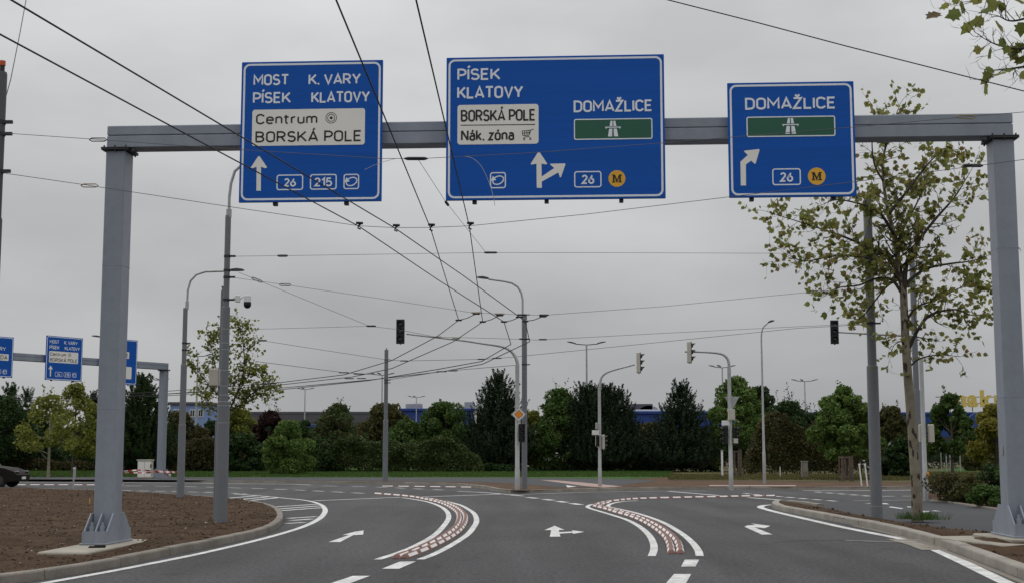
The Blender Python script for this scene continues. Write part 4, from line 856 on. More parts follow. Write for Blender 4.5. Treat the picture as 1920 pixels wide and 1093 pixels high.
# ------------------------------------------------------------------ overhead wires
def wire(name, label, pts, r, m=WIRE, cat='wire', group=None, clamps=(), sub=0):
    pts = [Vector(p) for p in pts]; far = {'contact_wire': (45, 60), 'feeder_cable': (40, 40)}.get(name, (0, 40) if pts[-1].x > 9 and name == 'span_wire' and pts[-1].y < 25 else (0, 0))
    if far[0]: pts.insert(0, pts[0] + (pts[0] - pts[1]).normalized() * far[0])
    if far[1]: pts.append(pts[-1] + (pts[-1] - pts[-2]).normalized() * far[1])
    o0 = Vector(pts[0]); t = thing(name, label, cat, o0, 0, group); P = [Vector(p) - o0 for p in pts]
    if sub: P = catmull(P, sub)
    k = MB(); k.tube(P, [r * min(2.2, max(1, (p.y + o0.y) / 30)) for p in P], 6); k.build('strand', m, t, smooth=60)
    for c in clamps:      # (point, kind)
        p, kind = Vector(c[0]) - o0, c[1]; k = MB(); d = Vector(c[2]).normalized() if len(c) > 2 else Vector((1, 0, 0))
        if kind == 'hanger':
            k.tube([p + Vector((-.05, 0, .06)), p + Vector((.07, 0, .055))], .022, 6); k.tube([p + Vector((.06, 0, .06)), p + Vector((.0, 0, .02)), p + Vector((-.02, 0, -.03)), p + Vector((.03, 0, -.05))], .014, 6); k.build('hanger', BLACK, t)
        elif kind == 'insulator':
            L = c[3] if len(c) > 3 else .4; k.tube([p - d * L / 2, p - d * L * .35, p + d * L * .35, p + d * L / 2], [.012, .028, .028, .012], 8); k.build('insulator', c[4] if len(c) > 4 else BLACK, t)
        elif kind == 'turnbuckle':
            u = Vector((0, 0, 1)); k.tube([p - d * .14, p - d * .1 + u * .025, p + d * .1 + u * .025, p + d * .14, p + d * .1 - u * .025, p - d * .1 - u * .025, p - d * .14], .009, 6); k.build('turnbuckle', c[3] if len(c) > 3 else DARK, t)
    return t
CZ = 5.45
def cw(pxs): return [H(x, y, CZ) for x, y in pxs]
wire('contact_wire', 'diagonal black contact wire starting in the upper picture corner', [H(-40, -36, CZ)] + cw([(20, 0), (400, 226), (740, 428), (870, 518), (985, 602), (993, 640), (905, 682), (830, 696), (700, 711), (525, 727), (240, 742), (0, 752)]), .0095, group='trolley contact wires')
wire('contact_wire', 'lower diagonal black contact wire crossing the square sign corner', cw([(-60, 34), (0, 65), (300, 226), (673, 425), (820, 524), (945, 603), (958, 645), (903, 677), (820, 692), (690, 713), (525, 730), (240, 745), (0, 755)]), .0095, group='trolley contact wires')
wire('contact_wire', 'steep black contact wire passing just beyond the square sign edge', cw([(618, -30), (630, 0), (722, 222), (807, 428), (860, 600), (820, 630), (735, 675), (645, 702), (530, 716), (380, 728), (240, 738), (0, 747)]), .009, group='trolley contact wires')
wire('contact_wire', 'steep black contact wire passing over the wide sign edge', cw([(773, -30), (780, 0), (832, 222), (880, 425), (905, 603), (850, 640), (735, 690), (660, 706), (525, 721), (380, 733), (240, 743), (0, 751)]), .009, group='trolley contact wires')
HX = Vector((1, 0, 0))
def sw(pxs): return [A(x, y, Y) for x, y, Y in pxs]
wire('span_wire', 'thin span wire drawn across the gantry beam and all three signs', sw([(6, 250, 21.2), (180, 262, 21.0), (445, 281, 20.8), (720, 298, 20.6), (800, 297.5, 20.6), (1000, 287, 20.6), (1250, 268, 20.5), (1600, 239, 20.3), (1830, 218, 20.2), (1940, 209, 20.1), (2200, 186, 20)]), .0045, WIRE_GREY, clamps=[(A(184, 262.5, 21), 'turnbuckle', HX, DARK), (A(780, 298, 20.6), 'insulator', HX, .36), (A(1812, 219.5, 20.2), 'turnbuckle', HX, mat('ochre_metal', (.30, .24, .12), .6))], group='span wires')
wire('span_wire', 'span wire carrying four black hangers under the signs', sw([(6, 325, 21.2), (165, 348, 21.6), (450, 391, 22.6)]) + [H(673, 424, CZ + .08), H(740, 427.5, CZ + .08), H(807, 427, CZ + .08), H(880, 424, CZ + .08)] + sw([(1100, 402, 22.8), (1365, 370, 21.9), (1605, 341, 21.1), (1850, 309, 20.5), (1940, 297, 20.3), (2200, 262, 20)]), .0048, WIRE_GREY,
     clamps=[(A(168, 348.5, 21.6), 'turnbuckle', HX, mat('ochre_metal', (.30, .24, .12), .6)), (H(673, 425, CZ), 'hanger'), (H(742, 429, CZ), 'hanger'), (H(808, 428, CZ), 'hanger'), (H(881, 425, CZ), 'hanger'), (A(1825, 311, 20.6), 'insulator', HX, .3)], group='span wires')
wire('stay_wire', 'slanting stay wire from the upper span insulator to the level span wire', [A(785, 301, 20.6), A(835, 378, 26), A(911, 474, 34.5)], .004, WIRE_GREY, clamps=[(A(838, 382, 26.4), 'insulator', Vector((.3, 1, -.3)), .2)], group='span wires')
wire('span_wire', 'level span wire running from the thick stepped pole into the plane tree', sw([(436, 481, Y2), (560, 479.5, 31.5), (911, 474, 34.5), (1200, 474.5, 33.5), (1475, 475.5, 31), (1632, 479, Y9 - .1)]), .0045, WIRE_GREY, clamps=[(A(530, 480, 31.4), 'insulator', HX, .25, DARK), (A(920, 474, 34.5), 'insulator', HX, .35, DARK)], group='span wires')
wire('span_wire', 'sloping span wire from the thick stepped pole through the row of pull-off insulators', sw([(440, 521, Y2), (535, 534, 32), (700, 558, 35), (885, 586, 39), (980, 590, 40), (1015, 591, 40), (1250, 574, 37), (1525, 547, 32), (1632, 541, Y9 - .1)]), .0045, WIRE_GREY,
     clamps=[(A(535, 534, 32), 'turnbuckle', HX), (A(1525, 547.5, 32), 'turnbuckle', HX), (A(893, 586, 39), 'insulator', HX, .3, mat('pale_insulator', (.35, .31, .25), .6)), (A(937, 588.5, 39.6), 'insulator', HX, .3, mat('pale_insulator', (.35, .31, .25), .6)), (A(978, 590, 40), 'insulator', HX, .3), (A(1020, 590.5, 40), 'insulator', HX, .3)], group='span wires')
for i, (lab, a, bq) in enumerate((('short pull-off under the first pale insulator', (860, 600), (893, 588)), ('short pull-off under the second pale insulator', (905, 603), (937, 591)), ('short pull-off just before the lamp pole', (945, 603), (974, 594)), ('short pull-off just beyond the lamp pole', (985, 602), (1018, 593)))):
    p, q = H(*a, CZ), A(bq[0], bq[1], 39.4 + i * .2)
    wire('pull_off', lab, [p, p.lerp(q, .5) - Vector((0, 0, .03)), q], .009, WIRE, 'wire fitting', 'pull-offs at the wire bend', clamps=[(p, 'insulator', HX, .2), (q, 'insulator', HX, .22)])
wire('span_wire', 'stay falling from the thick stepped pole to the long signal arm', sw([(448, 511, Y2), (482, 525, 31), (690, 610, 40), (700, 612, 42), (745, 617, 46)]), .0045, WIRE_GREY, clamps=[(A(482, 525, 31), 'turnbuckle', Vector((1, 0, -.4))), (A(696, 611, 41), 'insulator', HX, .3, DARK)], group='span wires')
wire('span_wire', 'faint wire entering the thin plane tree above the falling stay', sw([(470, 617, 46), (590, 614, 44), (692, 611, 41)]), .004, WIRE_GREY, group='span wires')
wire('span_wire', 'span wire behind the long signal arm reaching the black signal', sw([(745, 617, 46), (815, 631, 47), (960, 635, 47), (1010, 637, 47), (1250, 624, 42), (1495, 612, 36), (1632, 606, Y9 - .1)]), .0045, WIRE_GREY, clamps=[(A(982, 635, 47), 'insulator', HX, .35), (A(1018, 636, 47), 'insulator', HX, .3), (A(1612, 606.5, 31), 'turnbuckle', HX), (A(820, 631, 47), 'insulator', HX, .3, mat('pale_insulator', (.35, .31, .25), .6)), (A(855, 634, 47), 'insulator', HX, .3, mat('pale_insulator', (.35, .31, .25), .6))], group='span wires')
wire('span_wire', 'lowest long span wire passing behind the signal on the slanting arm', sw([(485, 637, 46), (600, 655, 52), (725, 674, 60), (760, 676, 62), (905, 673, 60), (960, 669, 56), (1200, 645, 46), (1495, 615, 37), (1632, 607.5, Y9 - .1)]), .005, WIRE_GREY, clamps=[(A(492, 638, 46), 'insulator', HX, .3, DARK), (A(758, 676, 62), 'insulator', HX, .4), (A(903, 673, 60), 'insulator', HX, .4), (A(932, 671, 58), 'insulator', HX, .4)], group='span wires')
wire('span_wire', 'distant span wire dropping to the grey post before the hedge', sw([(480, 677, 50), (645, 698, 66), (680, 700, 68), (724, 703, Y4)]), .006, WIRE_GREY, clamps=[(A(645, 698, 66), 'insulator', HX, .5), (A(672, 700.5, 68), 'insulator', HX, .5), (A(655, 709, 70), 'insulator', HX, .5), (A(678, 709, 70), 'insulator', HX, .5)], group='span wires')
wire('span_wire', 'distant span wire from the hedge post toward the lamp pole', sw([(724, 712, Y4), (820, 697, 64), (848, 694, 62), (968, 684, Y5s)]), .006, WIRE_GREY, clamps=[(A(828, 696, 64), 'insulator', HX, .5), (A(848, 694.5, 63), 'insulator', HX, .5)], group='span wires')
wire('feeder_cable', 'black cable sloping across the clear sky above the small sign', [A(1180, -19, 15), A(1250, 0, 15), A(1420, 43, 15), A(1590, 88, 15), A(1760, 131, 15), A(1930, 174, 15), A(2150, 232, 15)], .0065, WIRE, 'cable')
wire('stay_wire', 'pale stay wire hanging steeply near the orange capped pole', [A(120, -420, 19.5), A(54, -20, 20.8), A(49, 0, 20.8), A(36, 70, 20.9), A(20, 150, 21), A(11, 182, 21.2)], .008, mat('pale_rope', (.42, .42, .42), .7), group='span wires')
wire('loose_tail', 'loose wire tail curling down over the ring symbol of the wide sign', [A(868, 294, 20.7), A(885, 297, 20.7), A(902, 312, 20.7), (A(915, 338, 20.7)), A(924, 365, 20.7), A(928, 386, 20.7)], .004, mat('pale_rope', (.42, .42, .42), .7), sub=4, group='span wires')
wire('loose_tail', 'loose wire tail over the corner of the square sign', [A(742, 298, 20.7), A(722, 303, 20.7), A(700, 311, 20.7), A(684, 319, 20.7)], .0035, mat('pale_rope', (.42, .42, .42), .7), group='span wires')
# ------------------------------------------------------------------ street furniture
bx = G(272, 896, VZ); t = thing('utility_cabinet', 'beige utility cabinet beside the distant gantry column', 'cabinet', (bx.x, bx.y, VZ))
k = MB(); k.box((0, 0, .5), (.78, .4, .94), bev=.015); k.build('body', CREAM, t); k = MB(); k.box((0, 0, 1.0), (.86, .48, .06), bev=.015); k.build('roof', CREAM, t)
k = MB(); k.box((0, 0, .02), (.84, .46, .06)); k.build('plinth', KERB, t); k = MB(); k.box((-.18, -.203, .5), (.34, .006, .84)); k.build('door', SIGNCREAM, t); k = MB(); k.box((.19, -.203, .5), (.34, .006, .84)); k.build('door', SIGNCREAM, t); k = MB(); k.box((.36, -.22, .68), (.06, .06, .2), bev=.01); k.build('handle', BLACK, t)
# barrier tape
def tape_mat():
    m = bpy.data.materials.new('barrier_tape'); m.use_nodes = True; n = m.node_tree.nodes; l = m.node_tree.links; b = n['Principled BSDF']; t = n.new('ShaderNodeTexCoord'); w_ = n.new('ShaderNodeTexWave'); w_.bands_direction = 'X'; w_.wave_profile = 'SIN'; w_.inputs['Scale'].default_value = 1.1
    rp = n.new('ShaderNodeValToRGB'); rp.color_ramp.interpolation = 'CONSTANT'; rp.color_ramp.elements[0].color = (.72, .70, .68, 1); rp.color_ramp.elements[1].position = .5; rp.color_ramp.elements[1].color = (.42, .045, .03, 1)
    l.new(t.outputs['Object'], w_.inputs[0]); l.new(w_.outputs[0], rp.inputs[0]); l.new(rp.outputs[0], b.inputs['Base Color']); return m
TAPE = tape_mat()
def tape(label, pts, wd=.052):
    t = thing('barrier_tape', label, 'barrier tape', pts[0], 0, 'barrier tape strips'); P = catmull([p - pts[0] for p in pts], 8); mb = MB(); vs = []
    for i, p in enumerate(P):
        a = .5 * math.sin(i * .55); u = Vector((0, math.sin(a), math.cos(a))) * wd / 2; vs += [p + u, p - u, p + u + Vector((0, .003, 0)), p - u + Vector((0, .003, 0))]
    mb.add(vs, [f for i in range(len(P) - 1) for f in ((i * 4, i * 4 + 1, i * 4 + 5, i * 4 + 4), (i * 4 + 3, i * 4 + 2, i * 4 + 6, i * 4 + 7))]); mb.build('strip', TAPE, t, smooth=0)
tape('upper red and white barrier tape strung to the slender pole', [A(190, 879, 46.5), A(232, 882, 46.4), A(262, 880.6, 46.4), (A(300, 883, 46.4)), A(340, 884.6, Y3 - .13)])
tape('lower red and white barrier tape strung before the utility cabinet', [A(190, 883, 46.2), A(236, 885, 46.2), A(270, 885.6, 46.2), A(305, 884, 46.2), A(338, 885, Y3 - .14)])
tape('torn barrier tape end dangling beside the distant gantry column', [A(304, 883.5, 46.3), A(309, 887, 46.3), A(313, 890, 46.3), A(318, 889, 46.3), A(321, 893, 46.3)], .045)
def rod(name, label, px, y0, y1, r, m, z0=0.0, lean=0.0, cat='post', cap=None, group=None):
    b = G(px, y0, z0); t = thing(name, label, cat, (b.x, b.y, 0), 0, group); z = zof(y1, b.y); k = MB(); k.tube([(0, 0, z0 - .1), (lean, 0, z)], r, 8); k.build('shaft', m, t)
    if cap: k = MB(); k.tube([(lean, 0, z - .06), (lean, 0, z + .01)], r * 1.25, 8); k.build('cap', cap, t)
    return t
rod('marker_post', 'thin white marker post on the carriageway edge left of the gantry column', 137.5, 915, 876, .035, GALV, cap=WHITE); rod('marker_post', 'short pale stake paired with the thin white marker post', 141, 900, 872, .03, GALV, cap=DARK)
rod('survey_stake', 'small yellow survey stake in the brown soil', 168, 946, 935, .012, mat('yellow_paint', (.6, .5, .04), .6), z0=.07, cap=mat('yellow_paint', (.6, .5, .04), .6), cat='stake')
rod('white_post', 'tall white flat post beside the mast with the triangle sign', 1354.5, 893.5, 843, .06, WHITE, z0=VZ, cap=GALV)
rod('white_stick', 'leaning white stick closer to the tree guard', 1616, 910, 869, .032, WHITE, z0=VZ, lean=-.09, cat='stick', cap=SIGNCREAM); rod('white_stick', 'leaning white stick closer to the thickest pole', 1627, 911, 869.5, .032, WHITE, z0=VZ, lean=-.09, cat='stick', cap=SIGNCREAM)
rod('white_stick', 'thin white stick between the slim lamp and the concrete pillar', 1463, 895, 874, .025, WHITE, z0=VZ, cat='stick', cap=GALV)
bx = G(1509, 896.5, VZ); t = thing('concrete_pillar', 'grey concrete meter pillar in front of the brown shrubs', 'pillar', (bx.x, bx.y, VZ)); k = MB(); k.box((0, 0, .45), (.34, .25, .92), bev=.02); k.build('body', KERB, t); k = MB(); k.box((0, 0, .93), (.37, .28, .05), bev=.01); k.build('cap', KERB_PALE, t); k = MB(); k.box((.02, -.127, .62), (.24, .01, .5), bev=.004); k.build('door', KERB_PALE, t)
# disc signs on posts
def disc_sign(label, px, py, r, base_py, Y, m, z0=VZ, group=None):
    b = A(px, py, Y); t = thing('disc_sign', label, 'road sign', (b.x, b.y, z0), 0, group); z = b.z - z0; k = MB(); k.tube([(0, .04, -.05), (0, .04, z + r)], .03, 8); k.build('post', GALV, t)
    k = MB(); k.prism(fcirc((0, z), r, 24), -.006, .006, Matrix(((1, 0, 0, 0), (0, 0, 1, 0), (0, 1, 0, 0), (0, 0, 0, 1)))); k.build('disc', m, t, smooth=0); k = MB(); fring(k, fcirc((0, z), r * .98, 24), fcirc((0, z), r * .88, 24), -.009); k.build('rim', SIGNWHITE if m != GALV else GALV, t, smooth=0)
SIGNB = mat('mandatory_blue', (.02, .16, .42), .5, var=.05)
disc_sign('round blue sign beside the plain signal mast', 1746.5, 833, .225, 930, 118, SIGNB); disc_sign('grey back of a round sign behind the blue disc', 1764, 838, .23, 930, 104, GALV); disc_sign('grey back of a round sign in front of the olive shrubs', 1672, 834, .22, 900, 86, GALV)
for lab, px, yb, yt in (('thin grey post before the lawn tree, closest to the round grey sign', 1775, 884, 838), ('thin pale post before the lawn tree, second from the round grey sign', 1782, 884, 842), ('thin grey post beyond the lawn tree trunk', 1801, 884, 843)): rod('sign_post', lab, px, yb, yt, .04, GALV, z0=VZ, cap=GALV)
# wooden guards round young trees
def tree_guard(label, px, py, w_, h_):
    b = G(px, py, VZ); t = thing('tree_guard', label, 'tree guard', (b.x, b.y, VZ)); rng = random.Random(int(px))
    for sx, sy in ((-1, -1), (1, -1), (1, 1), (-1, 1)): k = MB(); k.tube([(sx * w_ / 2, sy * w_ / 2, -.1), (sx * w_ / 2 * .96, sy * w_ / 2 * .96, h_ + rng.uniform(0, .06))], .035, 6); k.build('stake', WOOD, t)
    for i in range(5):
        x = (-.4 + .2 * i) * w_
        if i == 2: continue
        k = MB(); k.box((x, -w_ / 2, h_ * .5), (.085, .02, h_ * .92)); k.build('slat', WOOD, t, smooth=0)
    for z in (.18, .95):
        for sy in (-1, 1): k = MB(); k.box((0, sy * (w_ / 2 + .02), z * h_), (w_ * 1.0, .02, .07)); k.build('rail', WOOD, t, smooth=0)
        for sx in (-1, 1): k = MB(); k.box((sx * (w_ / 2 + .02), 0, z * h_), (.02, w_, .07)); k.build('rail', WOOD, t, smooth=0)
tree_guard('weathered wooden guard round the light green maple', 1587, 902, .55, 1.25); tree_guard('dark wooden guard behind the mast with the triangle sign', 1380, 896, .55, 1.55)

# ------------------------------------------------------------------ cars
def car(name, label, x, y, rz, paint, z=0.0, L=4.3, Hc=1.45, van=False, group=None, rim=None):
    t = thing(name, label, 'car', (x, y, z), rz, group); W = 1.74
    def loft(prof, ws, m, nm):
        n = len(prof)
        mb = MB(); V2 = []
        for s, f in ((-1, 1), (-1, .8), (1, .8), (1, 1)):
            for i, (px, pz) in enumerate(prof):
                if f == 1: V2.append((px * .985, s * W / 2 * ws[i], .65 + (pz - .65) * .96))
                else: V2.append((px, s * W / 2 * ws[i] * .9, pz))
        fs = [tuple(range(n))[::-1], tuple(range(3 * n, 4 * n))]
        for a in range(3):
            for i in range(n): fs.append((a * n + i, a * n + (i + 1) % n, (a + 1) * n + (i + 1) % n, (a + 1) * n + i))
        mb.add(V2, [f[::-1] for f in fs]); return mb.build(nm, m, t, smooth=40)
    h = L / 2
    if van:
        body = [(-h, .32), (-h, 1.0), (-h + .05, 1.08), (h - 1.0, 1.08), (h - .25, .98), (h, .72), (h, .3)]; cab = [(-h + .05, 1.06), (-h + .15, Hc), (h - 1.75, Hc), (h - .95, 1.07)]
    else:
        body = [(-h, .36), (-h - .02, .62), (-h + .12, .95), (h - 1.45, .97), (h - .55, .86), (h - .12, .70), (h, .55), (h - .03, .28), (h - .4, .24), (-h + .3, .26)]; cab = [(-h + .18, .93), (-h + .75, Hc - .03), (-h + 1.3, Hc), (h - 2.05, Hc - .02), (h - 1.25, .95)]
    bd = loft(body, [1] * len(body), paint, 'body'); loft(cab, [1] + [.82] * (len(cab) - 2) + [1], GLASS, 'glasshouse')
    rf = MB(); xs = [p[0] for p in cab[1:-1]]; rf.box(((min(xs) + max(xs)) / 2, 0, Hc + .005), (max(xs) - min(xs) + .1, W * .8, .06), bev=.03); rf.build('roof', paint, t)
    for px in (-h + .75, h - .8):
        for s in (-1, 1):
            wv = MB(); wv.tube([(px, s * (W / 2 - .2), .32), (px, s * (W / 2 - .01), .32)], .32, 20); wo = wv.build('wheel', TYRE, t); rm = MB(); rm.tube([(px, s * (W / 2 - .05), .32), (px, s * (W / 2 + .002), .32)], .2, 14); rm.build('rim', rim or GALV, wo)
    for s in (-1, 1): hl = MB(); hl.box((h - .14, s * .62, .68), (.2, .3, .12), bev=.04); hl.build('headlight', GLASS, t); tl = MB(); tl.box((-h + .03, s * .66, .78), (.08, .22, .16), bev=.02); tl.build('tail_light', mat('tail_red', (.3, .01, .01), .3), t)
    pl = MB(); pl.box((h - .01, 0, .42), (.03, .5, .11)); pl.build('number_plate', WHITE, t); return t
DARKCAR = mat('dark_brown_car_paint', (.014, .010, .008), .6, var=.1, spec=.12); WHITECAR = mat('white_car_paint', (.72, .72, .72), .25, var=.03, spec=.5); SILVER = mat('silver_car_paint', (.36, .37, .38), .3, .3, var=.05, spec=.5)
q = G(20, 913.5); car('car', 'dark brown car driving in at the picture edge behind the soil island', G(52, 913.5).x - 2.62, q.y + .8, R(0), DARKCAR, rim=DARK)
for lab, px, Y, rz, mt, v in (('white van parked behind the gap in the dark hedge', 868, 104, 0, WHITECAR, True), ('white car parked beside the foot of the tall pine', 905, 101, 30, WHITECAR, False), ('white car glimpsed under the leafy tree', 1050, 102, 80, WHITECAR, False), ('silver car glimpsed under the broad pine', 1092, 104, 10, SILVER, False), ('white car behind the olive shrubs near the plane tree trunk', 1664, 100, 5, WHITECAR, False), ('white car far behind the yellow green tree', 108, 112, 0, WHITECAR, False), ('silver car beyond the hedge beside the white van', 1003, 106, 70, WHITECAR, False)):
    Y *= 1.1; car('parked_car', lab, A(px, 850, Y).x, Y, R(rz), mt, z=0, Hc=1.95 if v else 1.45, L=4.9 if v else 4.2, van=v, group='cars parked behind the hedge')

# ------------------------------------------------------------------ buildings far behind
STORE = mat('store_blue', (.018, .055, .24), .6, var=.06, scale=.2); LBLUE = mat('pale_blue_render', (.20, .30, .52), .8, var=.05, scale=.3); ROOFG = mat('roof_grey', (.10, .10, .11), .8, var=.12, scale=.3); HALL = mat('hall_grey', (.24, .245, .25), .8, var=.1, scale=.2); METAL = mat('roof_metal', (.36, .37, .38), .5, var=.12, scale=.4)
def bld(name, label, x0, x1, ytop, Y, depth, m, roofm=None, over=.3, cat='building'):
    a = A(x0, 800, Y).x; b = A(x1, 800, Y).x; z = zof(ytop, Y); t = thing(name, label, cat, ((a + b) / 2, Y, 0)); k = MB(); k.box((0, depth / 2, z / 2 - .2), (b - a, depth, z - .4)); k.build('wall', m, t, smooth=0)
    k = MB(); k.box((0, depth / 2, z - .2), (b - a + over * 2, depth + over * 2, .4), bev=.05); k.build('roof', roofm or m, t, smooth=0); return t, (b - a), z
def win(t, x, z, w_, h_, fm=WHITE):
    k = MB(); k.box((x, -.04, z), (w_, .12, h_)); f = k.build('window', fm, t, smooth=0)
    for s in (-1, 1): k = MB(); k.box((x + s * w_ * .22, -.11, z), (w_ * .34, .03, h_ * .82)); k.build('pane', GLASS, f, smooth=0)
t, W_, z = bld('house', 'pale blue house with a flat roof and white window frames', 318, 391, 753, 200, 9, LBLUE, ROOFG)
for px in (361, 376.5, 330): win(t, A(px, 774, 200).x - t.location.x, zof(774, 200), .75, 1.1)
for px in (343, 359, 373, 386, 328): k = MB(); k.box((A(px, 758, 200).x - t.location.x, -.03, zof(757.5, 200)), (.45, .08, .2)); k.build('vent', DARK, t, smooth=0)
t, W_, z = bld('warehouse_hall', 'long low grey hall with a dark roof band behind the hedge', 425, 905, 771, 225, 40, HALL, ROOFG)
k = MB(); k.box((0, -.12, z - 1.0), (W_, .2, 1.6)); k.build('roof_fascia', ROOFG, t, smooth=0); k = MB(); k.box((-6, -.3, z - 2.4), (20, .3, .5)); k.build('blue_band', STORE, t, smooth=0)
for i in range(9): win(t, -W_ / 2 + 3 + i * 4.4, z - 3.6, 2.2, 1.2, HALL)
t, W_, z = bld('blue_store', 'dark blue store block showing between the dome shaped tree and the tall pine', 752, 888, 765, 215, 30, STORE, STORE)
k = MB(); k.box((-W_ / 2 + 1.6, 6, z + .5), (2.6, 3, 1.1), bev=.2); k.build('roof_unit', METAL, t); k = MB(); k.box((W_ / 2 - .8, 5, z + .6), (1.6, 2.4, 1.2), bev=.1); k.build('roof_unit', METAL, t); k = MB(); k.box((W_ / 2 + .2, .2, z - 2.4), (.5, .4, 4.6)); k.build('downpipe', WHITE, t, smooth=0)
t, W_, z = bld('blue_store', 'dark blue store block with curved metal rooflights between the two pines', 1180, 1330, 770, 190, 60, STORE, STORE)
for i, (a_, b_2) in enumerate(((1196, 1238), (1236, 1262))):
    xa = A(a_, 765, 200).x - t.location.x; xb = A(b_2, 765, 200).x - t.location.x; k = MB(); n = 10; vs = []
    for yy in (10, 40):
        for j in range(n + 1): an = math.pi * j / n; vs.append(((xa + xb) / 2 - (xb - xa) / 2 * math.cos(an), yy, z - .05 + 1.15 * math.sin(an)))
    k.add(vs, [(j, j + 1, n + 2 + j, n + 1 + j) for j in range(n)] + [tuple(range(n + 1))[::-1]]); k.build('rooflight', METAL, t)
k = MB(); k.box((-W_ / 2 + 2.5, 12, z + .65), (3.6, 4, 1.4), bev=.05); k.build('roof_unit', ROOFG, t); k = MB(); k.box((-W_ / 2 + 3, 2, z + .1), (4.5, .5, .35)); k.build('parapet_cap', WHITE, t, smooth=0)
t, W_, z = bld('wholesale_store', 'long dark blue store carrying tall yellow rooftop letters', 1332, 2090, 772, 205, 60, STORE, STORE)
k = MB(); k.box((6, -.2, 2.0), (W_ * .7, .3, 3.6)); k.build('shopfront', GLASS, t, smooth=0)
for i in range(12): win(t, -W_ / 2 + 4 + i * 4.8, 4.4, 1.8, .9, METAL)
# rooftop letters
MAKY = mat('letter_yellow', (.66, .53, .14), .55, var=.04)
lt = thing('rooftop_sign', 'large yellow rooftop letters reading makro on a thin frame', 'sign', (A(1775, 760, 204).x, 204, zof(771, 205)))
X0 = lt.location.x; zb = zof(760.5, 204) - lt.location.z; xh = (760.5 - 736) * 204 / FPX
for ch, xa, xb in (('m', 1778, 1812), ('a', 1814, 1834), ('k', 1838.5, 1862), ('r', 1865, 1880), ('o', 1882, 1906)):
    vs, fs = text_verts(ch, .045); xs = [v[0] for v in vs]; a_, b_2 = min(xs), max(xs); l0, l1 = A(xa, 750, 204).x - X0, A(xb, 750, 204).x - X0; kz = xh / .60; mb = MB()
    F2 = [((l0 + (v[0] - a_) * (l1 - l0) / (b_2 - a_)), zb + v[1] * kz) for v in vs]; n = len(F2)
    mb.add([(p[0], 0, p[1]) for p in F2] + [(p[0], .3, p[1]) for p in F2], [f for f in fs] + [tuple(i + n for i in f[::-1]) for f in fs])
    ed = {}
    for f in fs:
        for i in range(len(f)): e = (f[i], f[(i + 1) % len(f)]); ed[e] = 1
    sides = [(e[1], e[0], e[0] + n, e[1] + n) for e in ed if (e[1], e[0]) not in ed]; mb.f += sides; mb.m += [0] * len(sides); mb.build('letter', MAKY, lt, smooth=0)
for zz in (.4, 1.35):
    k = MB(); k.box((A(1835, 750, 204).x - X0, .45, zb + zz), (12.5, .1, .1)); k.build('rail', DARK, lt, smooth=0)
for i in range(6): k = MB(); k.box((i * 2.3 - .6, .5, (zb + 1.4) / 2), (.1, .1, zb + 1.4)); k.build('strut', DARK, lt, smooth=0)
tt = A(1845, 792, 150); t = thing('totem_sign', 'dark blue oval sign on a white post in front of the store', 'sign', (tt.x, tt.y, 0)); k = MB(); k.prism([(p[0] * 1.5, tt.z + p[1]) for p in fcirc((0, 0), 1.25, 28)], -.2, .2, Matrix(((1, 0, 0, 0), (0, 0, 1, 0), (0, 1, 0, 0), (0, 0, 0, 1)))); k.build('oval_board', STORE, t, smooth=0); k = MB(); k.tube([(0, .3, 0), (0, .3, tt.z - .8)], .14, 10); k.build('post', WHITE, t); k = MB(); k.box((.4, 0, tt.z - 2.1), (1.8, .15, .4), bev=.03); k.build('lower_board', WHITE, t)
